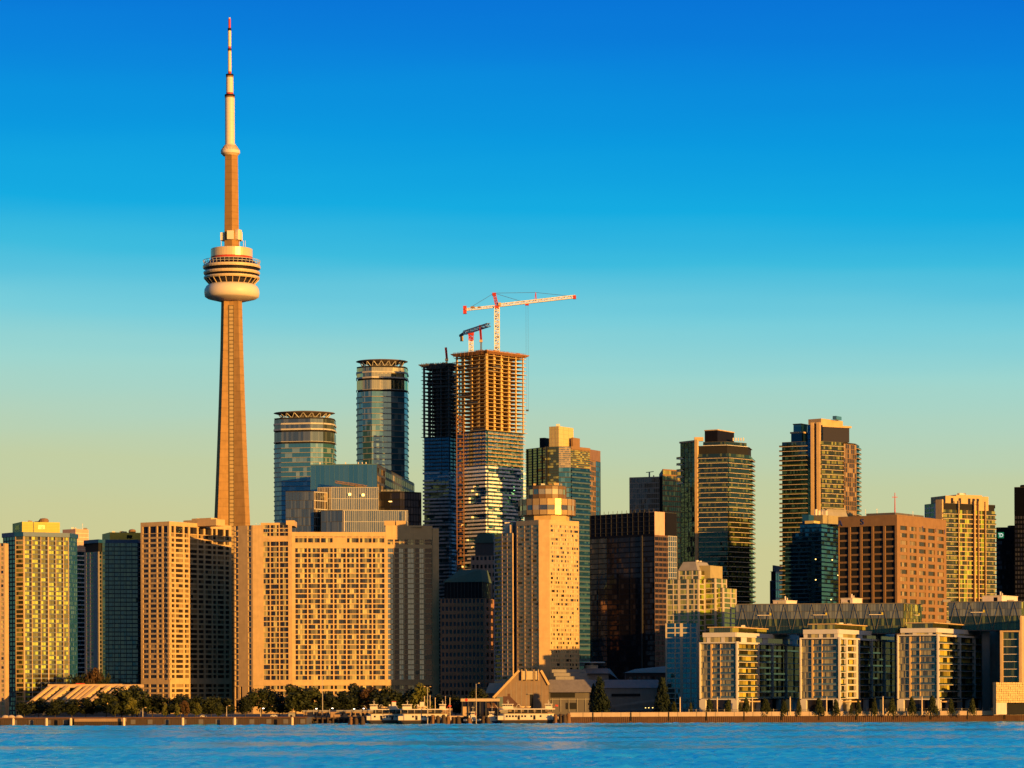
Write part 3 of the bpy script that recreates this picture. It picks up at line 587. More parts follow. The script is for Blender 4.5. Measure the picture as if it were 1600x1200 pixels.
def b_harbour_east():
    D = 2100; A = P(365.5, D+15); B = P(395, D+5); C1 = P(456, D); E1 = P(603, D+6); E2 = P(676, D+12); E3 = P(686, D+13); bk = [P(686, D+45), P(372, D+45)]
    p = [A, B, C1, E1, E3]+bk; z1 = wz(832, D, 520); zl = wz(820, D, 420)
    t = Thing('apartment_tower', 'very wide beige apartment slab with many curtained windows in the middle left', 'building', C1)
    block(t, p, GZ, wz(831, D, 520)-.5)
    def stack(s, sp, zb, zt, n, win=None, **k): punched(t, s, zb, zt, n, sp, win or G_BEIGE, BEIGE, sill=.2, rec=.7, **k)
    top = zl-8.2
    # left end
    s = Seg(A, B); stack(s, 'p.7 b2 p6.2 w2 p1', GZ+20, top, 28); stack(s, 'p.7 b2 p6.2 w2 p1', top+.02, zl, 2)
    punched(t, s, GZ, GZ+20, 2, 'p.7 w1.6 p1.4 w1.3 p4 w2 p1', G_DARK, BEIGE, sill=.1, rec=.8)
    # second bay
    s = Seg(B, C1); stack(s, 'p3.6 w1.4 d.8 p.3 d.9 w1.2 d.7 p.3 d1 w1 d.9 p1.2', GZ+24, top-4, 26); stack(s, 'p3.6 w1.4 d.8 p.3 d.9 w1.2 d.7 p.3 d1 w1 d.9 p1.2', top-.4, zl, 3)
    wb = t.m('wall', BEIGE, 'wall'+BEIGE.name); s.box(wb, .03, s.W-.03, top-3.98, top-.42, -1, .05); s.box(wb, .03, s.W-.03, GZ+20.5, GZ+23.98, -1, .05)
    punched(t, s, GZ, GZ+20.4, 5, 'p3.6 w1.4 d.8 p.3 d.9 w1.2 d.7 p.3 d1 w1 d.9 p1.2', G_BEIGE, BEIGE, rec=.6)
    # long middle face: seven bays
    s = Seg(C1, E1); bay = 'd.75 w2.1 d.75 p.4'
    sp = 'p1.1 '+rep(bay, 7)
    ft = (top-9)
    stack(s, sp, GZ+24, ft, 26, k=3); s.box(wb, .03, s.W-.03, ft+.02, ft+3.4, -1, .1); s.box(wb, .03, s.W-.03, GZ+20.5, GZ+23.98, -1, .1)
    punched(t, s, GZ, GZ+20.4, 5, sp, G_BEIGE, BEIGE, rec=.6)
    stack(s, 'p1.1 '+rep(bay, 2)+' d.75 w2.1 d.75 p4.5 '+rep(bay, 3), ft+3.44, ft+7.4, 1, k=3); stack(s, sp, ft+7.44, ft+11, 1, k=3)
    zz = ft+11.04; zr = wz(831, D, 520)
    punched(t, s, zz, zr-3.4, 1, 'p1.1 '+rep('p4.08', 2)+' '+rep('w3.74 p.34', 3)+' '+rep('p4.08', 2), G_DARK, BEIGE, sill=.02, rec=.9, k=1)
    s.box(wb, .03, s.W-.03, zr-3.38, zr, -1.2, .06)
    # right section
    s = Seg(E1, E2); sp = 'p.6 w1.8 p.5 d1.4 w1.4 p.4 d1 w2 p.4 d1.4 w1.4 p.4 d2.2 p.2'
    stack(s, sp, GZ+24, ft, 26, win=G_GREY); s.box(wb, .03, s.W-.03, ft+.02, ft+2.4, -1, .05); stack(s, sp, ft+2.44, wz(842, D, 640), 2); s.box(wb, .03, s.W-.03, wz(842, D, 640)+.02, zl-.4, -1, .05); s.box(wb, .03, s.W-.03, GZ+20.5, GZ+23.98, -1, .1)
    punched(t, s, GZ, GZ+20.4, 5, sp, G_BEIGE, BEIGE, rec=.6)
    s = Seg(E2, E3); s.box(wb, .03, s.W-.03, GZ, wz(824, D, 680), -1.3, .5)
    s = Seg(E3, bk[0]); s.box(wb, .03, s.W-.03, GZ, wz(824, D, 680), -1.3, 0)
    # roof rooms
    rm = t.m('roof_room', BEIGE)
    for a, b, c, d in ((446, 459, 812, 26), (405, 446, 815, 30), (600, 617, 812.5, 18), (618.5, 634, 812.5, 18), (634, 660, 823, 20)):
        rm.box(wx(a, D), wx(b, D), D+9+(c == 815)*6, D+9+d, zl-.3, wz(c, D, a))
    for a in (400, 415, 425, 395): antenna(t, wx(a, D), D+30, zl, 3, .15)
    t.done()
b_harbour_east()

def disc_tower(name_label, px0, px1, pxc, py_top, py_body, D, dark_right, seed, gm):
    """tower of round-cornered plan with a flat disc roof on struts"""
    x0, x1, xc = wx(px0, D), wx(px1, D), wx(pxc, D); w = x1-x0; t = Thing('condominium_tower', name_label, 'building', ((x0+x1)/2, D))
    p = [Vector((x0, D+26)), Vector((x0+.6, D+12)), Vector((x0+w*.14, D+5)), Vector((xc, D)), Vector((xc+(x1-xc)*.55, D+3)), Vector((x1-w*.05, D+9)), Vector((x1, D+18)), Vector((x1, D+40)), Vector((x0, D+40))]
    z1 = wz(py_body, D, pxc); zt = wz(py_top, D, pxc); block(t, p, GZ, z1, ins=1.0)
    segs = [Seg(p[i], p[i+1]) for i in range(7)]; zc = z1-22
    ribbon(t, segs, GZ, zc, 56, gm, [3, 3, 8, 5, 4, 3, 4], stone('blue_grey_spandrel', (.20, .20, .19), rough=.4), .16, .3)
    ribbon(t, segs, zc+1.5, zc+10, 1, G_GREY if dark_right else G_GOLD, [5, 5, 12, 10, 8, 5, 6], SILVER, .06, .3, band='crown_glass')
    ribbon(t, segs, zc+11.5, z1-1, 2, G_GREY if dark_right else G_GOLD, [5, 5, 12, 10, 8, 5, 6], SILVER, .3, .3, band='crown_glass')
    cx, cy = (x0+x1)/2, D+20; rx, ry = w*.505, 20
    q = MB(); q.lathe(cx, cy, [(rx*.55, zt-3.8), (rx*.93, zt-1.9), (rx, zt-1.4), (rx*.985, zt-1.05), (rx*.55, zt), (rx*.1, zt+.15)], 48, sy=ry/rx); q.build('disc_roof', stone('disc_soffit', (.20, .15, .11)), t.e)
    q = MB()
    for k in range(18):
        a = 2*math.pi*k/18; b = a+.16; r1, r2 = .72, .86
        for dd in (.17, -.17): q.bar((cx+rx*r1*math.cos(a), cy+ry*r1*math.sin(a), z1), (cx+rx*r2*math.cos(a+dd), cy+ry*r2*math.sin(a+dd), zt-1.9), .5)
    q.build('roof_strut', SILVER, t.e)
    q = MB(); q.lathe(cx, cy, [(rx*.5, z1+.3), (rx*.5, zt-3)], 24, sy=ry/rx); q.build('plant_drum', DGREY, t.e)
    t.done()
disc_tower('shorter blue glass tower with a thin dark disc roof, right of the concrete tower', 426, 522, 486, 640, 652, 2440, True, 1, G_ICE)
disc_tower('taller glass tower with a thin disc roof and a golden crown', 556, 637, 582, 559, 571.5, 2500, False, 2, G_ICE)

def b_teal_block():
    D = 2330; p = rect(486, 590, 648, D, 6); z1 = wz(725, D, 590); t = Thing('office_block', 'flat teal glass office block with a brown side, below the taller disc roofed tower', 'building', p[1])
    block(t, p, GZ, z1); curtain(t, Seg(p[0], p[1]), GZ, z1, 9, 14, glass('sheet_teal_glass', (.03, .10, .12), (.05, .13, .15), .5, (.42, .70, .74), .42, jit=.008), stone('pale_teal_line', (.08, .16, .17)), sp=.02, vw=.12)
    s = Seg(p[1], p[2]); curtain(t, s, GZ, z1-.5, 30, 20, G_BROWN, MULL, sp=.3, vw=.2)
    for a in (500, 540, 560, 566, 572): facebox(t, a, a+1.5, 722, 726, D+6, 2, PALE, 'roof_unit')
    t.done()
    D = 2300; p = rect(447, 492, 500, D, 10); z1 = wz(768, D, 470); t = Thing('office_block', 'low grey blue glass block at the left end of the office cluster', 'building', p[1])
    q = [P(447, D+3), P(491, D), P(512, D+12), P(512, D+40), P(447, D+40)]
    block(t, q, GZ, z1); curtain(t, Seg(q[0], q[1]), GZ, z1, 26, 16, G_GREY, MULL, sp=.05, vw=.1, vm=2); curtain(t, Seg(q[1], q[2]), GZ, z1, 26, 8, G_BROWN, SILVER, sp=.1, vw=.2); t.done()
    D = 2312; q = [P(497, D+4), P(518, D), P(592, D+4), P(592, D+40), P(497, D+40)]; z1 = wz(761, D, 540); t = Thing('office_block', 'grey ribbed glass office block with a crane jib lying over its roof', 'building', q[1])
    block(t, q, GZ, z1); curtain(t, Seg(q[0], q[1]), GZ, z1, 20, 8, G_BROWN, SILVER, sp=.05, vw=.45); curtain(t, Seg(q[1], q[2]), GZ, z1, 20, 26, G_GREY, SILVER, sp=.04, vw=.35)
    for a, b in ((545, 772), (566, 773)): facebox(t, a, a+4, b-1.5, b+2, D-.9, .8, LIT_GLINT, 'lit_window_and_glint')
    t.done()
    D = 2285; q = [P(502, D+5), P(536, D), P(638, D+6), P(638, D+40), P(502, D+40)]; z1 = wz(797, D, 570); t = Thing('office_block', 'lowest grey glass office block, just above the roof of the wide beige slab', 'building', q[1])
    block(t, q, GZ, z1); curtain(t, Seg(q[0], q[1]), GZ, z1, 18, 12, G_GREY, MULL, sp=.04, vw=.12, vm=3); curtain(t, Seg(q[1], q[2]), GZ, z1, 18, 34, G_GREY, SILVER, sp=.04, vw=.25)
    for a in (538, 634): facebox(t, a, a+1.2, 798, 830, D-.8, .7, PALE, 'corner_trim')
    t.done()
    D = 2345; q = [P(590, D+2), P(625, D), P(659, D+14), P(659, D+50), P(590, D+50)]; z1 = wz(768, D, 620); t = Thing('office_block', 'black glass office block with faint lit floors right of the grey office blocks', 'building', q[1])
    block(t, q, GZ, z1); curtain(t, Seg(q[0], q[1]), GZ, z1, 30, 9, G_DARK, BLACK, sp=.2, vw=.25); curtain(t, Seg(q[1], q[2]), GZ, z1, 30, 8, G_DARK, BLACK, sp=.15, vw=.25)
    for k in range(16): facebox(t, 592+k*2.2, 592.6+k*2.2, 765, 768, D+3, .5, SILVER, 'roof_post')
    for a, b in ((608, 783), (612, 800), (600, 812)): facebox(t, a, a+5, b, b+1.2, D-.6, .5, LIT_GLINT, 'lit_window_and_glint')
    t.done()
    # crane jib over the roofs
    D = 2318; a = Vector((wx(525, D), D, wz(753, D, 525))); b = Vector((wx(574, D), D, wz(760.5, D, 574))); t = Thing('tower_crane', 'small crane with an orange jib lying low above the grey office blocks', 'crane', (wx(557, D), D, wz(763, D, 550)))
    m = MB(); lattice(m, a, b, 1.7, 12, .34); m.build('jib', BROWN, t.e); m = MB(); m.bar((wx(557, D), D+.3, wz(764, D, 557)), (wx(557, D), D+.3, wz(757, D, 557)), 1.6); m.build('mast', DGREY, t.e)
    m = MB(); m.box(b.x-3, b.x+.4, D-.8, D+1.4, b.z-2.4, b.z-.4); m.build('counterweight', GREY, t.e); t.done()
def lattice(m, a, b, w, n, r, side=None, tri=False):
    """a square truss of four chords with zigzag bracing"""
    a, b = Vector(a), Vector(b); d = (b-a).normalized(); u = (side or (Vector((0, 1, 0)) if abs(d.y) < .9 else Vector((1, 0, 0)))); u = (u-d*u.dot(d)).normalized(); v = d.cross(u)
    cs = [(-1, -1), (1, -1), (1, 1), (-1, 1)]
    q = lambda c, f: a.lerp(b, f)+u*c[0]*w/2+v*c[1]*w/2
    for c in cs: m.bar(q(c, 0), q(c, 1), r)
    for i in range(n):
        f, g = i/n, (i+1)/n
        for k in range(4):
            c, e = cs[k], cs[(k+1) % 4]
            m.bar(q(c if i % 2 else e, f), q(e if i % 2 else c, g), r*.7); m.bar(q(c, f), q(e, f), r*.7)
b_teal_block()

def site_tower(nm, px0, pxc, px1, D, al, ytop, yglass, top_mat, label, seed, glassm, slabm, rawm, hoist=None):
    """concrete skeleton above, glass and white balconies already fitted below"""
    rg = random.Random(seed); p = rect(px0, pxc, px1, D, al); t = Thing('tower_under_construction', label, 'building', p[1])
    z1 = wz(ytop, D, pxc); zg = wz(yglass, D, pxc); fh = 3.15; nf = int((z1-zg)/fh); fh = (z1-zg)/nf
    S = [Seg(p[i], p[(i+1) % 4]) for i in range(4)]
    # skeleton: floor plates, columns and shear walls
    for i in range(nf):
        f = zg+i*fh; mb = MB(); mb.prism(inset(p, -.9 if i % 5 else -1.5), f, f+.34); mb.build('floor_slab', rawm, t.e)
    core = inset(p, S[0].W*.33); t.m('lift_core', DGREY).prism([Vector(q) for q in core], zg, z1-.5)
    for s in S[:2]:
        n = max(3, int(s.W/8.5))
        for k in range(n+1):
            u = .6+(s.W-1.2)*k/n; w = .45 if k % 2 else .85; mb = MB(); s.box(mb, u-w, u+w*.6, zg, z1-.4, -1.6, -.7); mb.build('column', rawm, t.e)
        for k in range(n):
            if rg.random() < .7:
                u = .6+(s.W-1.2)*(k+.5)/n; mb = MB(); s.box(mb, u-.8-1.6*rg.random(), u+.7, zg, z1-fh*rg.choice([0, 0, 1, 2]), -5.2, -3.9); mb.build('shear_wall', rawm, t.e)
    for s in S[2:]:
        for k in range(3):
            u = 1+(s.W-2)*k/2; mb = MB(); s.box(mb, u-.5, u+.5, zg, z1-.4, -1.6, -.7); mb.build('column', rawm, t.e)
    # netting, hoardings on some floors
    for i in range(nf):
        for s in S[:2]:
            if rg.random() < (.30 if i > nf-6 else .10):
                a = rg.uniform(0, .6)*s.W; mb = MB(); s.box(mb, a, min(s.W, a+rg.uniform(6, 16)), zg+i*fh+.4, zg+i*fh+rg.uniform(1.4, 2.6), .3, .4); mb.build('safety_net', MULL, t.e)
    # formwork table at the top, flaring outwards
    m = t.m('formwork', top_mat); m.prism(inset(p, -.6), z1-1.6, z1, top=inset(p, -2.8)); m.prism(inset(p, -2.9), z1+.01, z1+.7)
    ed = t.m('edge_guard', top_mat, 'edge')
    for s in S[:2]:
        n = int(s.W/1.6)
        for k in range(n): s.box(ed, k*1.6, k*1.6+.35, z1-2.4, z1+1.7, 2.6+.1*(k % 3), 2.85+.1*(k % 3))
        for k in range(7): u = rg.uniform(0, s.W-4); s.box(ed, u, u+rg.uniform(1, 4), z1+.72, z1+rg.uniform(1.2, 2.6), -3-k, -1.5-k)
    # glazed part
    block(t, p, GZ, zg-.5, ins=2.2); ng = int((zg-GZ)/3.15)
    hi = 9
    def pick(i, q): return True
    g2 = (zg-GZ)/ng
    for q, s in enumerate(S[:2]):
        kk = int(s.W/2.6)
        for i in range(ng):
            f = GZ+i*g2; g = MB(); pw = (s.W-.1)/kk
            for j in range(kk): s.box(g, .05+j*pw, .05+(j+1)*pw-.12, f+.35, f+g2-.02, -2.0, -1.85+(.5 if (j+q) % 4 == 1 else 0), 0, rg.random())
            g.build('window_band', glassm, t.e)
            u = 0.; b = MB()
            while u < s.W-1:
                w = rg.choice([5.5, 8, 11, 14]); e = min(u+w, s.W); up = 1.45 if i < ng-hi else .32
                if rg.random() < .82: s.box(b, u+.05, e-.6, f-.05, f+up, -1.9, 1.3)
                else: s.box(b, u+.05, e-.2, f-.02, f+.3, -1.9, -1.2)
                u = e
            if i >= ng-hi:
                for k in range(int(s.W/1.7)): s.box(b, k*1.7+.2, k*1.7+.62, f+.33, f+1.35, 1.0, 1.2)
            b.build('balcony', slabm if i < ng-hi else rawm, t.e)
    if hoist:
        a, b, yt = hoist; x0, x1 = wx(a, D-1), wx(b, D-1); m = t.m('hoist_mast', RUST); zt = wz(yt, D, a); n = int((zt-GZ)/3.4)
        yb = p[1][1]+ (p[0][1]-p[1][1])*.72
        for i in range(n):
            f = GZ+i*3.4; m.box(x0, x1, yb-5, yb-1.8, f, f+.5); m.box(x0+.2, x0+1.0, yb-4.9, yb-2, f+.51, f+3.38); m.box(x1-1.0, x1-.2, yb-4.9, yb-2, f+.51, f+3.38)
            if i % 3 != 1: m.box((x0+x1)/2-.8, (x0+x1)/2+.9, yb-4.6, yb-2.4, f+.51, f+2.6)
    t.done(); return p, z1
site_tower('s', 662, 704, 722, 2470, 22, 569, 682, DGREY, 'shorter tower under construction with a dark skeleton above blue glass floors', 11, G_BLUE, stone('blue_grey_balcony', (.5, .56, .6), rough=.6), DGREY)
CP, CZ = site_tower('s', 713, 762, 821, 2400, 42, 549, 672, FORM, 'taller tower under construction with an orange concrete skeleton above white balconies', 12, G_BLUE, SLABW, RAW, hoist=(713, 726, 640))

def crane_big():
    D = CP[1][1]+28; x = wx(776.5, D, 500); zj = wz(478, D, 776); t = Thing('tower_crane', 'large white and red tower crane with a long jib on top of the orange skeleton', 'crane', (x, D, CZ+.7))
    q = MB(); lattice(q, (x, D, CZ+.7), (x, D, zj-1), 4.0, 13, .75); q.build('mast', STEELW, t.e)
    q = MB()
    for k in range(4): q.box(x-2.2, x+2.2, D-2.2, D+2.2, CZ+6+k*9, CZ+6.25+k*9)
    q.build('mast_platform', MULL, t.e)
    q = MB(); q.box(x-2.3, x+2.3, D-2.3, D+2.3, zj-2.2, zj-.2); q.build('slewing_ring', RED, t.e)
    top = Vector((wx(772, D, 460), D, wz(458, D, 772)))
    q = MB(); lattice(q, (x, D, zj), top, 2.2, 5, .6); q.box(top.x-1.6, top.x+1.6, D-1, D+1, top.z-2.2, top.z+.3); q.build('apex_frame', RED, t.e)
    q = MB(); q.box(x+1.2, x+3.4, D-2.6, D-.6, zj, zj+2.6); q.build('cab', BEIGE, t.e)
    a = Vector((x+2.4, D, zj+.6)); b = Vector((wx(899, D, 465), D, wz(463.5, D, 899)))
    q = MB(); lattice(q, a, b, 2.2, 26, .55); q.build('jib', STEELW, t.e); q = MB(); q.box(b.x-2, b.x+.6, D-1.4, D+1.4, b.z-2, b.z+1); q.build('jib_end', RED, t.e)
    pa = a.lerp(b, .485); pt = Vector((wx(837, D, 458), D, wz(457, D, 837))); q = MB(); q.bar(pa, pt, .7); q.bar(pa+Vector((-1.5, 0, 0)), pt, .5); q.build('jib_post', RED, t.e)
    c = Vector((wx(726, D, 484), D, wz(484, D, 726))); q = MB(); lattice(q, (x-2, D, zj-.5), c, 1.7, 10, .5); q.build('counter_jib', STEELW, t.e)
    q = MB(); q.box(c.x-1.3, c.x+1.7, D-1.8, D+1.8, c.z-3.4, c.z+.0); q.box(c.x-1.3, c.x+1.7, D-1.8, D+1.8, c.z+.5, c.z+3.2); q.build('counterweight', RED, t.e)
    q = MB(); q.box(c.x+5, c.x+8.5, D-1.2, D+1.2, c.z+1.1, c.z+2.8); q.box(c.x+11, c.x+13.5, D-1.2, D+1.2, c.z+1.4, c.z+2.6); q.build('winch', BROWN, t.e)
    for u, v in ((top, pt), (pt, b), (top, a.lerp(b, .33)), (top, c+Vector((5, 0, 2)))):
        q = MB(); q.bar(u, v, .26); q.build('tie_rope', MULL, t.e)
    tr = a.lerp(b, .36)+Vector((0, 0, -1.6)); q = MB(); q.box(tr.x-1.6, tr.x+1.6, D-1.2, D+1.2, tr.z-1.2, tr.z+.2); q.build('trolley', RED, t.e)
    zb = wz(640, D, 824); q = MB(); q.bar((tr.x-.9, D, tr.z), (tr.x-.9, D, zb), .13); q.bar((tr.x+.9, D, tr.z), (tr.x+.9, D, zb), .13); q.box(tr.x-1.1, tr.x+1.1, D-.4, D+.4, zb-1.4, zb); q.build('hoist_rope', MULL, t.e)
    t.done()
crane_big()
def crane_small():
    D = CP[1][1]+40; x = wx(736, D, 520); zj = wz(523, D, 736); t = Thing('tower_crane', 'small foreshortened white and red crane left of the big crane', 'crane', (x, D, CZ+.7))
    q = MB(); lattice(q, (x, D, CZ+.7), (x, D, zj-5), 3.4, 5, .65); q.build('mast', STEELW, t.e); q = MB(); lattice(q, (x, D, zj-5), (x, D, zj-.4), 3.4, 2, .9); q.build('slewing_ring', RED, t.e)
    a = Vector((wx(726, D, 520), D+4, wz(519, D, 726))); b = Vector((wx(764, D-30, 505), D-30, wz(507.5, D-30, 764))); mid = a.lerp(b, .62)
    q = MB(); lattice(q, a, mid, 2.8, 8, .6); q.build('jib', STEELW, t.e); q = MB(); lattice(q, mid, b, 2.8, 5, .5); q.build('jib_end', stone('blue_grey_steel', (.2, .24, .34)), t.e)
    q = MB(); q.box(x-2.5, x+2.5, D-2, D+2, zj-.4, zj+2.6); q.build('cab', RED, t.e)
    q = MB(); q.bar(a, (wx(718.5, D, 523), D+9, wz(523, D, 718)), 1.9); q.build('counter_jib', DGREY, t.e); q = MB(); q.box(wx(722, D)-.9, wx(726, D)-.4, D+3, D+6, wz(532, D, 724), wz(524.5, D, 724)); q.build('counterweight', BEIGE, t.e); t.done()
crane_small()
def placing_boom(px, py0, py1, D, zb, label):
    x = wx(px, D, py0); t = Thing('placing_boom', label, 'concrete pump', (x, D, zb)); zm = wz(py1, D, px); q = MB()
    lattice(q, (x+.3, D, zb), (x+.3, D, zm+1), 1.2, 4, .4); q.build('mast', DGREY, t.e); q = MB(); q.box(x-1.1, x+1.6, D-1, D+1, zm-.4, zm+1.6); q.build('turntable', BEIGE2, t.e)
    q = MB(); q.bar((x+.4, D, zm+1), (x-.5, D, wz(py0, D, px)), 1.9, 0, 2.0); q.bar((x+.9, D-1.2, zm+2), (x+.3, D-1.2, wz(py0+3, D, px)), .7); q.build('folded_arm', stone('dark_red_steel', (.28, .02, .025), rough=.5), t.e); t.done()
placing_boom(751, 508, 534, CP[1][1]+22, CZ+.7, 'folded dark red concrete placing boom between the two cranes on the taller skeleton')
placing_boom(697.5, 543, 563, 2485, wz(569, 2470, 700)+.7, 'folded dark red concrete placing boom standing alone on the shorter dark skeleton')

def b_stepped_gold():
    D = 2210; p = [P(822, D+24), P(852, D+4), P(874, D), P(893, D+.6), P(923, D+20), P(923, D+60), P(822, D+60)]; t = Thing('apartment_tower', 'blue glass tower with a bright gold box on top, behind the round topped hotel', 'building', p[2])
    z1 = wz(698, D, 860); block(t, p, GZ, z1); S = [Seg(p[i], p[i+1]) for i in range(4)]; zm = wz(730, D, 880)
    ribbon(t, [S[0], S[1]], wz(790, D, 850), z1, 22, G_YELL2, [8, 5], MULL, .2, .12); ribbon(t, [S[0], S[1]], GZ, wz(790, D, 850)-.1, 36, G_TEAL, [8, 5], MULL, .2, .12)
    for k in range(5): S[0].box(t.m('dark_pier', BLACK), 2+k*6.3, 2.7+k*6.3, GZ, z1, -.3, .3)
    ribbon(t, [S[2]], zm, z1, 10, G_GOLD, [6], BEIGE, .2, .12); ribbon(t, [S[2]], GZ, zm-.1, 48, G_BLUE, [6], MULL, .16, .1)
    ribbon(t, [S[3]], zm, z1, 10, G_YELL2, [10], BROWN, .24, .7); ribbon(t, [S[3]], GZ+3, zm-.1, 46, G_TEALD, [10], stone('navy_balcony', (.06, .10, .13), rough=.5), .3, .9, rail=G_TEALD)
    q = MB(); S[3].box(q, .1, S[3].W-.1, z1-2.2, z1+.4, -1, .3); q.build('roof_band', BROWN, t.e)
    a = rect(859, 874, 897, D+4, 33); zt = wz(665, D, 880); m = t.m('gold_box', stone('gold_panel', (.56, .44, .18), rough=.5, var=.06)); m.prism(a, z1-2, zt); gr = t.m('panel_joint', BEIGE2)
    for s in (Seg(a[0], a[1]), Seg(a[1], a[2])):
        for k in range(1, 5): s.box(gr, .05, s.W-.05, z1+k*3.4, z1+k*3.4+.2, -.1, .06)
        for k in range(1, 3): s.box(gr, s.W*k/3-.1, s.W*k/3+.1, z1, zt-.05, -.1, .09)
    t.m('dark_box', BLACK).prism(rect(844, 852, 864, D+16, 30), z1-.2, wz(681, D, 850)); t.m('brown_box', BROWN).prism(rect(893, 896, 907, D+14, 30), z1-.2, wz(681, D, 900))
    facebox(t, 870, 876, 662.5, 666, D+8, 3, PALE, 'roof_unit'); t.done()
    D = 2330; p = rect(915, 922, 939, D, 20); z1 = wz(718, D, 930); t = Thing('office_tower', 'narrow brown and blue tower with a slanted top, right of the gold box', 'building', p[1]); block(t, p, GZ, z1, ins=.6)
    s = Seg(p[1], p[2]); curtain(t, s.sub(0, .55), GZ, z1-.2, 50, 4, G_BROWN, BROWN, sp=.25, vw=.3); curtain(t, s.sub(.56, 1), GZ, z1, 50, 3, G_BLUED, MULL, sp=.12); curtain(t, Seg(p[0], p[1]), GZ, z1-.2, 50, 4, G_BLUED, MULL, sp=.12)
    m = t.m('slanted_crown', stone('brown_panel', (.20, .12, .09)))
    q0 = [s.pt(0, z1, 0), s.pt(s.W, z1, 0), s.pt(s.W, z1, -14), s.pt(0, z1, -14)]; m.hexa(q0+[s.pt(0, wz(702, D, 922), 0), s.pt(s.W, wz(700.5, D, 938), 0), s.pt(s.W, wz(700.5, D, 938), -14), s.pt(0, wz(702, D, 922), -14)]); t.done()
b_stepped_gold()

def b_hotel():
    D = 1985; p = [P(807, D+16), P(842, D), P(859, D-.5), P(905, D+21), P(905, D+50), P(809, D+50)]; z0 = wz(1050, D, 850); z1 = wz(814, D, 850)
    t = Thing('hotel_tower', 'bright orange lit hotel tower with a round lookout of two drums on top', 'building', p[1]); block(t, p, GZ, z1, parm=BEIGE, par=.8)
    S = [Seg(p[i], p[i+1]) for i in range(4)]; nf = 34
    punched(t, S[0], z0, z1-2.6, nf, 'p.6 w3.2 p.6 w3.2 p.6 w3.2 p.3', G_HOTEL, BEIGE, sill=.45, rec=.3, k=3); wb = t.m('wall', BEIGE, 'wall'+BEIGE.name)
    S[0].box(wb, .03, S[0].W-.03, z1-2.58, z1, -1, .04); S[1].box(wb, .0, S[1].W, z0-12, z1, -1, .1)
    punched(t, S[2], z0, z1-2.6, nf, 'p.7 '+rep('w2.6 p.5', 6), G_HOTEL, BEIGE, sill=.42, rec=.3, k=3); S[2].box(wb, .03, S[2].W-.03, z1-2.58, z1, -1, .04)
    for a in (0, 2): S[a].box(wb, .03, S[a].W-.03, GZ, z0-.02, -1, .02)
    # rear wing on the left
    q = [P(772, D+38), P(784, D+24), P(801, D+16), P(801, D+60), P(772, D+60)]; zr = wz(831, D, 790); S2 = [Seg(q[0], q[1]), Seg(q[1], q[2])]
    block(t, q, GZ, zr, part='wing_core'); punched(t, S2[0], z0-6, zr, 34, 'p.3 w1.2 w1.2 p.2', G_TEALD, GREY, sill=.35, rec=.2, k=2); punched(t, S2[1], z0-6, zr, 34, 'p.3 w2.4 p.3 w2.4 p.4', G_HOTEL, BEIGE2, sill=.45, rec=.3, k=2)
    for s in S2: s.box(wb, .03, s.W-.03, GZ, z0-6.02, -1, .02)
    g = [P(801, D+22), P(808, D+18), P(808, D+50), P(801, D+50)]; m = t.m('recessed_wall', DGREY); m.prism(g, GZ, wz(813, D, 803))
    facebox(t, 789, 797, 816, 836, D+26, 12, PALE, 'lift_room'); facebox(t, 797, 802, 820, 836, D+20, 6, BEIGE2, 'lift_room')
    # round top
    c = P(855, D+24); R = lambda px: px*D/F
    oct_ = lambda r, n=8, ph=22.5: [Vector((c.x+r*math.cos(math.radians(ph+360*k/n)), c.y+r*math.sin(math.radians(ph+360*k/n)))) for k in range(n)]
    t.m('neck', BEIGE).prism(oct_(R(36), 8, 10), z1+.3, wz(800, D, 850)+.5)
    za, zb, zc, zd = wz(803, D, 855), wz(795.5, D, 855), wz(788, D, 855), wz(778, D, 855)
    od = oct_(R(45), 24, 0); low = t.m('lower_drum', stone('bronze_panel', (.40, .27, .12), rough=.35, metal=.3)); gl = t.m('lookout_windows', G_YELL2, 'lw')
    low.prism(od, za, zb-.04); low.prism(od, zc+.04, zd); t.m('lookout_windows', glass('lookout_glass', (.05, .04, .02), (.4, .3, .14), .5, (.85, .85, .6), .35), 'lw2')
    for k in range(24): s = Seg(od[k], od[(k+1) % 24]); s.box(t.mbs['lw2'][1], .1, s.W-.1, zb, zc, -.8, -.2, 0, random.random()); s.box(t.m('drum_rib', BRICKR), -.14, .14, za-.02, zd+.03, -.3, .16)
    od2 = oct_(R(31), 18, 5); ze, zf, zg = wz(770, D, 855), wz(762, D, 855), wz(757.5, D, 855)
    br = t.m('upper_drum', stone('dark_bronze', (.16, .095, .04), rough=.4)); br.prism(od2, zd+.02, ze-.03); br.prism(od2, zf+.03, zg)
    for k in range(18):
        s = Seg(od2[k], od2[(k+1) % 18]); s.box(t.m('upper_windows', G_GOLD), .1, s.W-.1, ze, zf, -.7, -.15, 0, random.random()); s.box(t.m('upper_rib', BRICKR), -.12, .12, zd+.05, zg+.02, -.3, .1)
    t.m('roof', ROOF, 'rf2').prism(oct_(R(30), 18, 5), zg+.02, zg+.6)
    for k, (a, w) in enumerate(((834, 4), (846, 6), (858, 5), (866, 8), (876, 3))): facebox(t, a, a+w, 755.5-(k == 3), 759, c.y-6+k, 3, (BEIGE, PALE, BROWN, BEIGE, GREY)[k], 'roof_unit')
    t.done()
b_hotel()

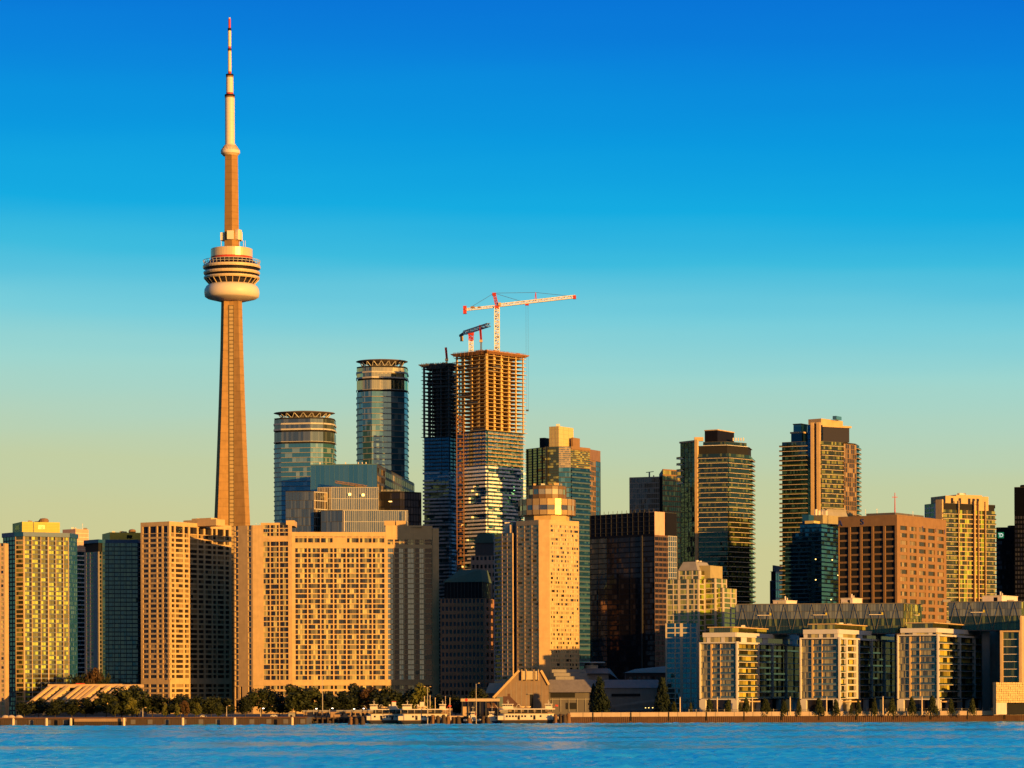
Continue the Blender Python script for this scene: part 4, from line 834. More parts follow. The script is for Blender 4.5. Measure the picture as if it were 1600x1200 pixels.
def b_hotel_base():
    D = 1938; t = Thing('hotel_podium', 'concrete base building with steep sloping sides under the hotel tower', 'building', (wx(815, D), D))
    m = t.m('front_wall', stone('ribbed_concrete', (.21, .15, .11), line=0, streak=.25)); X = lambda px: wx(px, D); Z = lambda py: wz(py, D, 815)
    out = [(762, 1112), (857, 1112), (857, 1071), (845, 1049), (812, 1049), (771, 1092)]
    n = len(out); fr = [(X(a), D, max(GZ, Z(b))) for a, b in out]; bk = [(x, D+34, z) for x, y, z in fr]
    o = len(m.v); m.v += fr+bk
    m.f += [tuple(range(o, o+n)), tuple(range(o+2*n-1, o+n-1, -1))]+[(o+i, o+n+i, o+n+(i+1) % n, o+(i+1) % n) for i in range(n)]; m.m += [0]*(n+2); m.r += [0.]*(n+2)
    ed = t.m('raised_edge', BEIGE)
    for a, b in (((770, 1090.5), (811, 1047.5)), ((845, 1047.5), (857.5, 1070))): ed.bar((X(a[0]), D-.6, Z(a[1])), (X(b[0]), D-.6, Z(b[1])), 1.5)
    for k in range(8): q = t.m('wall_joint', GREY); q.box(X(790+k*8), X(790+k*8)+.22, D-.12, D+.2, GZ, Z(1066 if 790+k*8 > 800 else 1078))
    # bay of tall windows below the tower
    for a, w in ((816, 5), (823, 10), (836, 5)): facebox(t, a, a+w, 1048.5, 1062, D-1.6, 1.4, G_HOTEL, 'tall_window'); 
    for a in (815, 822, 834, 841): facebox(t, a-.6, a+.7, 1046, 1063, D-2.3, 2.2, BEIGE, 'window_pier')
    facebox(t, 828, 832.5, 1085, 1106, D-.3, .6, CORE, 'doorway'); facebox(t, 824, 832, 1084, 1085, D-1.4, 1.3, GREY, 'canopy')
    # right wing with long sloping roof
    r = t.m('wing_roof', stone('grey_sheet', (.17, .15, .14), rough=.6, streak=.2)); x0, x1 = X(857.5), X(940)
    r.hexa([(x0, D+2, Z(1082)), (x1, D+2, Z(1082)), (x1, D+30, Z(1082)), (x0, D+30, Z(1082)), (x0, D+10, Z(1062)), (X(925), D+10, Z(1062)), (X(925), D+30, Z(1062)), (x0, D+30, Z(1062))])
    w = t.m('wing_wall', DGREY); w.box(x0, x1, D+6, D+30, GZ, Z(1082)-.02); facebox(t, 860, 898, 1082, 1090, D+5.7, .4, CORE, 'window_strip'); facebox(t, 858, 940, 1092, 1093, D+5.5, .6, GREY, 'ledge')
    for k in range(6): facebox(t, 862+k*13, 863+k*13, 1091, 1112, D+5.4, .7, GREY, 'wall_pier')
    facebox(t, 884, 902, 1098, 1108, D+5.5, .5, CORE, 'loading_door')
    # stepped louvre rows behind
    m = t.m('louvre_block', DGREY)
    for k in range(3): facebox(t, 862+k*3, 915+k*2, 1046+k*5.5, 1051+k*5.5, D+24-k*3, 6, GREY, 'louvre_row')
    # left shed roofs
    lf = t.m('side_roof', GREY, 'sr'); lf.hexa([(X(757), D+18, Z(1083)), (X(785), D+18, Z(1083)), (X(785), D+40, Z(1083)), (X(757), D+40, Z(1083)), (X(764), D+22, Z(1067)), (X(792), D+22, Z(1067)), (X(792), D+40, Z(1067)), (X(764), D+40, Z(1067))])
    t.m('side_wall', DGREY).box(X(757), X(786), D+18.5, D+40, GZ, Z(1083)-.03); t.done()
b_hotel_base()

def b_dark_offices():
    D = 2086; p = rect(688, 757, 773, D, 12); z1 = wz(935, D, 740); t = Thing('office_block', 'brown stone office block with small square windows in the shade and a green roof', 'building', p[1]); block(t, p, GZ, z1)
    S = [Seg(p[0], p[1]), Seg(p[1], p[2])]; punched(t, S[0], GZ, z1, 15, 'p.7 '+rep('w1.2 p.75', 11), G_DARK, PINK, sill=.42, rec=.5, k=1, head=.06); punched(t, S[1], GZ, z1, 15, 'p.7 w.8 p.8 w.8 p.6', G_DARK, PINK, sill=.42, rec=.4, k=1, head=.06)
    q = inset(p, 2.5); z2 = wz(909, D, 740); t.m('attic', BLACK).prism(q, z1+.26, z2)
    for k in range(14): Seg(q[0], q[1]).box(t.m('attic_rib', MULL), 2+k*2.6, 2.3+k*2.6, z1+.3, z2-.1, -.1, .25)
    t.m('hipped_roof', GREENROOF).prism(inset(q, -.8), z2+.02, wz(889, D, 740), top=[q[0]+Vector((11, 5)), q[1]+Vector((-1, 5)), q[2]+Vector((-2, -4)), q[3]+Vector((6, -4))])
    for a, b in ((706.5, 945), (707, 957), (709, 960), (707.5, 964), (705, 968), (710, 963), (706, 991), (710, 993), (708, 1003)): facebox(t, a, a+1.4, b, b+1.8, D+5.2+(740-a)*.02, .6, LIT_GLINT, 'lit_window_and_glint')  # glowing specks stand in for sun glints on the panes
    t.done()
    D = 2330; p = rect(736, 776, 790, D, 10); z1 = wz(868, D, 760); t = Thing('office_block', 'pink stone office top with one row of square windows left of the hotel', 'building', p[1]); block(t, p, GZ, z1); s = Seg(p[0], p[1])
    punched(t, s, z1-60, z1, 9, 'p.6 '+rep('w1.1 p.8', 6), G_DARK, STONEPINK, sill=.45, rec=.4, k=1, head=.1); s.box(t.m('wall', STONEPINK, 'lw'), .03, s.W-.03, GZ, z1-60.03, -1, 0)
    t.m('attic', DGREY).prism(inset(p, 3), z1+.26, wz(848, D, 760)); t.m('sloped_roof', GREENROOF).prism(inset(p, 2), wz(848, D, 760)+.02, wz(833, D, 760), top=inset(p, 5)); t.done()
    D = 2090; p = rect(922, 1023, 1058, D, 44); z1 = wz(800, D, 1000); t = Thing('office_block', 'large black glass office block under scaffold posts, right of the hotel', 'building', p[1]); block(t, p, GZ, z1)
    S = [Seg(p[0], p[1]), Seg(p[1], p[2])]; zt = wz(836, D, 1000)
    curtain(t, S[0].sub(0, .27), GZ, zt, 34, 8, glass('mirror_grey_glass', (.03, .032, .035), (.1, .1, .1), .3, (.8, .8, .78), .34, jit=.012), BLACK, sp=.16, vm=4, vw=.25); curtain(t, S[0].sub(.27, 1), GZ, zt, 34, 20, G_DARK, BLACK, sp=.22, vm=5, vw=.25, part='dark_wall')
    S[0].box(t.m('pier', MULL), S[0].W*.8, S[0].W*.8+1.4, GZ, zt, -.2, .6); S[0].box(t.m('attic_screen', BLACK), .05, S[0].W-.05, zt+.03, z1, -.6, .1); S[1].box(t.m('attic_screen', BLACK), S[1].W*.5, S[1].W-.1, zt+.03, z1, -.6, .1)
    curtain(t, S[1].sub(0, .6), GZ, zt, 34, 10, G_DARK, stone('shadowed_brown_panel', (.12, .075, .066)), sp=.34, vm=3, vw=.3); curtain(t, S[1].sub(.6, 1), GZ, zt, 34, 8, G_GREY, SILVER, sp=.1, vm=2, vw=.35, part='side_wall')  # shadow of the neighbouring towers put into this darker panel colour
    S[1].box(t.m('lift_tower', STONEPINK), .04, S[1].W*.45, zt+.03, z1+.3, -8, .2)
    for k in range(15): s = S[0]; u = 1+(s.W-2)*k/14; q = MB(); q.bar(s.pt(u, z1-1, -.2), s.pt(u, z1+2.4, -.2), .3); q.build('roof_post', MULL, t.e)
    for k in range(12): q = t.m('scaffold', MULL); S[0].box(q, .2+S[0].W*k/12, .5+S[0].W*k/12, zt+1, z1+.6, .15, .4)
    for k in range(4): S[0].box(t.m('scaffold', MULL), .2, S[0].W-.2, zt+3+k*3.6, zt+3.25+k*3.6, .42, .6)
    t.done()
    D = 2640; p = [P(984, D+10), P(1031, D), P(1036, D-2), P(1066, D+14), P(1066, D+60), P(984, D+60)]; z1 = wz(745, D, 1010); t = Thing('office_block', 'distant grey glass office block with a folded roof behind the black office block', 'building', p[1]); block(t, p, GZ, z1, ins=1.0)
    curtain(t, Seg(p[0], p[1]), GZ, z1, 44, 16, glass('tan_grey_glass', (.13, .115, .09), (.22, .19, .14), .5, (.5, .5, .44), .14), GREY, sp=.2, vw=.2); s = Seg(p[2], p[3]); zz = wz(733, D, 1050); curtain(t, s, GZ, zz, 46, 9, G_YELL2, BROWN, sp=.25, vw=.2); t.m('upper_part', DGREY).prism([p[2]+Vector((0, .6)), p[3]+Vector((0, .6)), p[4], Vector((p[2].x, p[4].y))], z1-.2, zz-.1)
    m = t.m('roof_mast', NAVY); x = wx(1016, D); m.tube((x, D+8, z1+.2), (x, D+8, z1+5), .7); m.bar((x-3, D+8, z1+4.6), (x+4, D+8, z1+5.4), .6); roof_kit(t, p[:4], z1, 3, 9, hi=1.5); t.done()
b_dark_offices()

def b_slab_tower():
    D = 2345; p = [P(1064, D+24), P(1088, D+8), P(1092, D+7), P(1138, D), P(1172, D+20), P(1177, D+46), P(1100, D+70), P(1064, D+60)]; z1 = wz(696, D, 1130); zl = wz(687, D, 1070)
    t = Thing('apartment_tower', 'dark green glass tower ringed by pale balcony slabs, behind the pier blocks on the left', 'building', p[3]); block(t, p, GZ, z1, ins=1.3)
    S = [Seg(p[i], p[i+1]) for i in range(5)]; nf = 52; fh = (z1-6.4-GZ)/nf
    curtain(t, S[0], GZ, zl-1, 54, 8, G_TEALD, MULL, sp=.1, vm=2, vw=.5); S[0].box(t.m('cornice', BEIGE), -.8, S[0].W, zl-.96, zl+.4, -2, .6)
    m = t.m('pale_fin', BEIGE); S[1].box(m, -.4, S[1].W-.3, GZ, zl+.6, -1.5, 1.6)
    ribbon(t, [S[2], S[3]], GZ, z1-6.4, nf, G_OLIVE, [15, 13], THIN, .10, 1.3, rail=G_OLIVE, railh=.28, e1=0)
    ribbon(t, [S[4]], GZ, z1-6.4, nf, G_OLIVE, [8], THIN, .10, 2.2, rail=G_RAIL, railh=.3, e0=-2)
    for k in range(5): f = zl-14-k*fh*1.25; s = S[0]; mb = MB(); s.box(mb, -4, 4, f, f+.5, -3, 1.2); o = mb.build('side_balcony', SLABW, t.e); mb = MB(); s.box(mb, -3.9, 3.9, f+.5, f+1.9, 1.0, 1.1); mb.build('railing', G_RAIL, o)
    u = [p[2]+Vector((4, 3)), p[3]+Vector((-1, 4)), P(1168, D+22), P(1168, D+50), P(1100, D+50)]; block(t, u, z1-6.3, z1+3.5, ins=.8, part='setback_core')
    ribbon(t, [Seg(u[0], u[1]), Seg(u[1], u[2])], z1-6.3, z1+3.4, 3, G_OLIVE, [12, 9], SLABW, .2, .8, band='setback_glass')
    b = rect(1102, 1122, 1148, D+16, 32); m = t.m('plant_box', BLACK); m.prism(b, z1+3, wz(669.5, D, 1125)); t.m('plant_cap', BEIGE).prism(inset(b, -.3), wz(669.5, D, 1125)+.02, wz(668, D, 1125))
    facebox(t, 1086, 1100, 683, 689, D+14, 4, BEIGE, 'roof_unit')
    for k in range(5): facebox(t, 1146+k*4, 1147.6+k*4, 684, 689, D+24, 1.5, PALE, 'roof_post')
    t.done()
b_slab_tower()

def b_stepped_condo():
    D = 1962; t = Thing('apartment_tower', 'pale stepped apartment tower with yellow green windows beside the pier blocks', 'building', P(1058, D))
    def part_tower(pl, yt, nf, sp, win, sp2, win2, cap=True):
        z1 = wz(yt, D, 1080); block(t, pl, GZ, z1, part='core%s' % ''); PC = stone('condo_concrete', (.46, .39, .30)); punched(t, Seg(pl[0], pl[1]), GZ, z1, nf, sp, win, PC, sill=.2, rec=.35, k=2); punched(t, Seg(pl[1], pl[2]), GZ, z1, nf, sp2, win2, PC, sill=.2, rec=.35, k=2); return z1
    a = rect(1041, 1092, 1110, D, 22); part_tower(a, 905, 26, 'p.4 w1.8 p.3 w1.4 p.8 w2.2 p.7 w1.6 p.3 w1.2 p.3', G_YELL2, 'p.4 w2 p.4 w2 p.4', G_GLOWYELL)
    b = rect(1060, 1093, 1118, D+6, 24); z = part_tower(b, 891, 27, 'p.5 w2 p.4 w2 p.5 w2 p.4', G_YELL2, 'p.6 w1.6 p.5 w2 p.5', G_GLOWYELL)
    c = rect(1100, 1118, 1136, D+9, 24); part_tower(c, 903, 26, 'p.4 w2 p.3', G_GLOWYELL, 'p.4 w2 p.4 w1.4 p.3', G_YELL2)
    d = rect(1112, 1130, 1151, D+12, 24); part_tower(d, 918, 25, 'p.4 w2 w1.6 p.4', G_GLOWYELL, 'p.4 w2 p.3 w1.4 p.3', G_YELL2)
    # lower front-left slab
    e = rect(1039.5, 1090, 1100, D-5, 14); part_tower(e, 974, 18, 'p.5 w2.4 p.3 w1.4 p.9 w2.2 p.5 w1.6 p.4', G_TEAL, 'p.4 w2 p.4', G_TEALD)
    zb = wz(876, D, 1090); q = rect(1060, 1090, 1113, D+12, 28); t.m('plant_room', GREY).prism(inset(q, -.3), z+.27, zb, top=inset(q, 2.6)); f = rect(1094, 1110, 1129, D+14, 26); t.m('yellow_room', stone('yellow_grey_panel', (.34, .28, .14))).prism(f, wz(903, D, 1110)+.3, wz(882, D, 1110))
    for k, x in enumerate((1092, 1097, 1101)): mb = MB(); mb.tube((wx(x, D), D+18, zb), (wx(x, D), D+18, wz(873.5+k*1.2, D, x)), 1.1); mb.build('roof_flue', PALE, t.e)
    t.done()
b_stepped_condo()

def b_right_tower():
    D = 2430; p = [P(1222.5, D+14), P(1268, D+3), P(1283, D), P(1318, D+15), P(1338, D+30), P(1344, D+52), P(1250, D+80)]; z1 = wz(689, D, 1280); t = Thing('apartment_tower', 'tallest tower on the right, green glass with two pale vertical fins up its middle', 'building', p[2]); block(t, p, GZ, z1, ins=1.4)
    S = [Seg(p[i], p[i+1]) for i in range(5)]; nf = 56; A = S[0].sub(0, .88); B = S[2]
    ribbon(t, [A], GZ, z1, nf, G_TEALD, [16], THIN, .10, 1.5, rail=G_OLIVE, railh=.24, e0=2)
    curtain(t, S[0].sub(.88, 1), GZ, z1+14, 60, 2, G_BLUED, MULL, sp=.1)
    ribbon(t, [B], GZ, z1, nf, G_OLIVE2, [14], THIN, .10, 1.3, rail=G_OLIVE, railh=.24)
    curtain(t, S[3], GZ, z1-1, nf, 7, G_BROWN, BROWN, sp=.1, vw=.5, d=.6); ribbon(t, [S[4]], GZ, z1, nf, G_TEALD, [5], THIN, .10, 1.6, rail=G_RAIL, railh=.3, e0=-3)
    m = t.m('pale_fin', BEIGE); s = S[1]; zf = wz(660, D, 1275); s.box(m, .3, s.W*.36, GZ, zf, -2, 2.2); s.box(m, s.W*.64, s.W-.2, GZ, zf, -2, 2.2); s.box(t.m('fin_recess', MULL), s.W*.36+.04, s.W*.64-.04, GZ, zf-1, -2, .6)
    r = [P(1283, D+6), P(1330, D+14), P(1330, D+50), P(1283, D+50)]; zr = wz(666, D, 1300)
    c = rect(1284, 1287, 1328, D+6, 62); t.m('dark_storey', G_DARK).prism(c, z1+.28, wz(666, D, 1300)-.04); t.m('cornice', BEIGE).prism(inset(c, -1.4), zr, zr+1.6)
    e = rect(1264, 1284, 1318, D+10, 40); t.m('top_block', BEIGE).prism(e, z1+.28, wz(652, D, 1290))
    f = rect(1237, 1254, 1266, D+16, 32); t.m('left_setback', G_TEALD).prism(f, z1+.28, wz(674, D, 1250)); t.m('left_slab', BEIGE).prism(inset(f, -.7), wz(674, D, 1250)+.02, wz(671.5, D, 1250)); g = inset(f, 1.5); t.m('roof_lantern', G_TEAL).prism(g, wz(671.5, D, 1250)+.03, wz(660, D, 1250)); t.m('lantern_frame', BLACK).prism(inset(g, -.4), wz(660, D, 1250)+.02, wz(658.5, D, 1250))
    h = rect(1302, 1308, 1316, D+18, 30); t.m('teal_box', G_TEAL).prism(h, wz(652, D, 1290)+.02, wz(646.5, D, 1310)); t.done()
b_right_tower()

def b_teal_pyramid():
    D = 2210; t = Thing('apartment_tower', 'stepped teal glass tower in front of the tallest right tower', 'building', P(1290, D)); wm = stone('teal_wall', (.02, .07, .10), rough=.5)
    for a, b, c, y, dd, g in ((1227, 1262, 1280, 850, 0, G_TEALD), (1238, 1284, 1312, 832, 3, G_TEAL), (1250, 1284, 1312, 818, 6, G_TEAL)):
        p = rect(a, b, c, D+dd, 28); z1 = wz(y, D, 1270); block(t, p, GZ, z1)
        ribbon(t, [Seg(p[0], p[1]), Seg(p[1], p[2])], GZ, z1, max(10, int((z1-GZ)/3.2)), g, [9, 6], wm, .28, .45)
    q = rect(1264, 1286, 1314, D+12, 40); zt = wz(803, D, 1290); t.m('top_drum', stone('olive_panel', (.30, .25, .14))).prism(q, wz(818, D, 1270)+.3, zt); r = rect(1284, 1290, 1330, D+22, 60); t.m('sloped_plant', GREY).prism(r, wz(818, D, 1290), wz(792, D, 1300), top=inset(r, 3))
    f = rect(1258, 1272, 1290, D+4, 30); t.m('gold_cornice', stone('gold_panel', (.56, .44, .18))).prism(f, wz(818, D, 1270)+.28, wz(813, D, 1270)); t.m('blue_room', NAVY).prism(rect(1254, 1264, 1272, D+8, 30), wz(818, D, 1260)+.29, wz(803, D, 1260))
    for k, x in enumerate((1280, 1285, 1291, 1296)): mb = MB(); mb.tube((wx(x, D), D+22, zt-6), (wx(x, D), D+22, wz(793+k % 2*2, D, x)), 1.3); mb.build('roof_flue', PALE, t.e)
    for a, b in ((1274, 873), (1300, 874), (1274, 905), (1309, 898), (1298, 936)): facebox(t, a, a+1.6, b, b+1.6, D-2.6, 1, LIT_GLINT, 'lit_window_and_glint')
    t.done()
    D = 2520; p = rect(1203, 1212, 1232, D, 20); z1 = wz(893, D, 1215); t = Thing('office_block', 'small bright blue panelled block between the two tall right towers', 'building', p[1]); block(t, p, GZ, z1); curtain(t, Seg(p[0], p[1]), GZ, z1-8, 14, 4, G_BLUED, NAVY, sp=.1, vm=2); s = Seg(p[1], p[2]); curtain(t, s.sub(0, .5), GZ, z1, 16, 3, G_BLUE, NAVY, sp=.2, vw=.6); curtain(t, s.sub(.5, 1), GZ, z1, 16, 4, G_DARK, NAVY, sp=.2); t.m('dark_top', DGREY).prism(inset(p, 2), z1+.27, wz(883, D, 1215)); t.done()
b_teal_pyramid()

def text_mesh(txt, size, mat, parent, loc, rz, ext=.15, font_scale=1.):
    cu = bpy.data.curves.new('sign_text', 'FONT'); cu.body = txt; cu.size = size; cu.extrude = ext; cu.align_x = 'CENTER'; cu.align_y = 'CENTER'
    tmp = bpy.data.objects.new('tmp', cu); C.objects.link(tmp); dg = bpy.context.evaluated_depsgraph_get(); me = bpy.data.meshes.new_from_object(tmp.evaluated_get(dg)); bpy.data.objects.remove(tmp); bpy.data.curves.remove(cu)
    o = bpy.data.objects.new('letter', me); C.objects.link(o); me.materials.clear(); me.materials.append(mat); o.parent = parent; g = ORG[parent.name]
    o.location = (loc[0]-g[0], loc[1]-g[1], loc[2]-g[2]); o.rotation_euler = (math.radians(90), 0, rz); o.scale = (font_scale, 1, 1); return o
def b_brown():
    D = 2150; p = rect(1310, 1402, 1479, D, 34); z1 = wz(806, D, 1400); t = Thing('office_block', 'brown concrete hotel block with deep window bays and a few blue letters', 'building', p[1]); block(t, p, GZ, z1, par=1.0, parm=BROWN)
    S = [Seg(p[0], p[1]), Seg(p[1], p[2])]; zt = z1-7; n = 22; z0 = zt-12*(wz(820, D)-wz(831.3, D))*1.0; fh = (zt-wz(950, D, 1400))/11.3; nf = int((zt-GZ)/fh); zb = zt-nf*fh
    punched(t, S[0], zb, zt, nf, 'p.25 '+rep('w3.6 p.8', 5), G_BROWN, BROWN, sill=.26, rec=1.6, k=3, dep=2.2, spd=.5)
    punched(t, S[1], zb, zt, nf, 'p1.1 '+rep('w2.3 p.9', 5), G_BROWN, BROWN, sill=.42, rec=.7, k=3)
    wb = t.m('wall', BROWN, 'wall'+BROWN.name)
    for s in S: s.box(wb, .03, s.W-.03, zt+.02, z1, -2, .03); s.box(wb, .03, s.W-.03, GZ, zb-.02, -1, .03)
    for s, kx, zz, ch in ((S[0], .03, 2.9, 'A'), (S[0], .41, 3.4, 'S'), (S[1], .5, -.6, 'T'), (S[1], .77, -1.0, 'I'), (S[1], .95, -1.2, 'J')):
        text_mesh(ch, 6.2 if s is S[0] else 4, stone('blue_letter', (.05, .06, .22), rough=.5), t.e, s.pt(s.W*kx+.5, zt+zz, .25), s.rz)
    b = rect(1354, 1399, 1444, D+8, 34); t.m('plant_room', DGREY).prism(b, z1+.27, wz(800.5, D, 1400)+.4)
    antenna(t, wx(1405.5, D), D+24, z1+2, 17, .5, REDPAINT); antenna(t, wx(1376, D), D+20, z1+2, 5); antenna(t, wx(1357, D), D+16, z1+2, 4); antenna(t, wx(1434, D), D+24, z1+1, 4); roof_kit(t, b, z1+2.4, 3, 4, hi=1.3)
    t.done()
b_brown()

def b_yellow_right():
    D = 2330; p = rect(1443, 1466, 1556, D, 62); p = [P(1445, D+20), P(1463, D+4), P(1473, D), P(1556, D+30), P(1556, D+70), P(1445, D+70)]; z1 = wz(786, D, 1500); t = Thing('apartment_tower', 'yellow lit apartment tower with pale fins behind the brown hotel block', 'building', p[2]); block(t, p, GZ, z1)
    S = [Seg(p[i], p[i+1]) for i in range(3)]; punched(t, S[0], GZ, z1, 45, 'p.3 w1.6 p.2 w1.6 p.8', G_TEALD, PALE, sill=.25, rec=.3, k=1); S[1].box(t.m('corner_fin', BEIGE), 0, S[1].W, GZ, z1+3, -1.5, .5)
    s = S[2]; ribbon(t, [s.sub(.0, .28), s.sub(.80, 1)], GZ, z1-5, 43, G_OLIVE2, [9, 6], THIN, .11, 1.0, rail=G_OLIVE, railh=.25)
    punched(t, s.sub(.285, .795), GZ, z1-5, 43, 'p.2 w2 d.6 w1.4 p.2 w2 d.7 w1 p.2 w1.8 d.6 w1.6 p.2', G_GLOWYELL, BEIGE, sill=.17, rec=.35, k=2)
    m = t.m('pale_fin', BEIGE)
    for f in (.285, .58, .66, .79): s.box(m, s.W*f-.32, s.W*f+.32, GZ, z1+2.5, -.3, 1.7)
    b = rect(1455, 1478, 1545, D+8, 66); zc = wz(779, D, 1500); t.m('crown', BEIGE).prism(b, z1-4.9, zc+3); q = Seg(b[1], b[2])
    for k, f in enumerate((.12, .3, .52, .62, .72)): q.box(t.m('crown_opening', G_DARK), q.W*f, q.W*(f+.06), z1-1, zc+1.2, -.2, .1)
    c = rect(1478, 1495, 1535, D+14, 66); t.m('plant_room', BEIGE).prism(c, zc+3.02, wz(771, D, 1510))
    roof_kit(t, c, wz(771, D, 1510), 5, 21, hi=1.8); antenna(t, wx(1553, D), D+36, z1-5, 9, .25, STEELW); t.done()
b_yellow_right()

def b_black_towers():
    D = 2640; p = [P(1557, D+3), P(1612, D), P(1612, D+50), P(1557, D+53)]; z1 = wz(824, D, 1575); t = Thing('office_tower', 'black office tower with a green square bank sign near its top', 'building', p[1]); block(t, p, GZ, z1); curtain(t, Seg(p[0], p[1]), GZ, z1-11, 34, 18, G_DARK, BLACK, sp=.3, vw=.3); s = Seg(p[0], p[1]); s.box(t.m('attic', BLACK), .03, s.W-.03, z1-10.98, z1, -1, .1)
    x = wx(1564.5, D); zc = wz(836, D, 1564); pt = s.pt(wx(1565, D)-p[0][0], zc, .12)
    q = MB(); u = wx(1565, D)-p[0][0]; s.box(q, u-2.7, u+2.7, zc-2.7, zc+2.7, .12, .5); o = q.build('sign_board', emit('sign_green', (.012, .17, .065), .55), t.e); wmat = emit('sign_white', (.8, .8, .72), .45)
    q = MB(); s.box(q, u-2.2, u+.9, zc+.95, zc+1.75, .5, .68); s.box(q, u-1.25, u-.4, zc-1.75, zc+.95, .5, .68)
    for k in range(8):
        a0, a1 = math.radians(90-k*22.5), math.radians(90-(k+1)*22.5); c = lambda a, r: (u+.35+r*1.05*math.cos(a), zc+r*math.sin(a))
        P4 = [c(a0, 1.75), c(a1, 1.75), c(a1, 1.0), c(a0, 1.0)]; q.hexa([s.pt(x_, z_, .5) for x_, z_ in P4]+[s.pt(x_, z_, .68) for x_, z_ in P4])
    s.box(q, u-.15, u+.35, zc-1.75, zc-1.0, .5, .67); q.build('sign_mark', wmat, t.e)
    facebox(t, 1577, 1590, 821, 826, D+10, 8, BLACK, 'plant_room'); t.done()
    D = 2560; p = [P(1585.5, D+3), P(1660, D), P(1660, D+50), P(1585.5, D+53)]; z1 = wz(761, D, 1590); t = Thing('office_tower', 'tall black office tower cut off by the right edge', 'building', p[1]); block(t, p, GZ, z1); s = Seg(p[0], p[1]); curtain(t, s, GZ, z1-24, 42, 17, glass('black_tower_glass', (.008, .008, .012), (.03, .03, .03), .75, (.3, .34, .46), .05), JET, sp=.42, vw=.7); s.box(t.m('attic', JET), .03, s.W-.03, z1-23.98, z1, -1, .1); facebox(t, 1597, 1606, 757.5, 762, D+6, 8, JET, 'plant_room'); t.done()
b_black_towers()

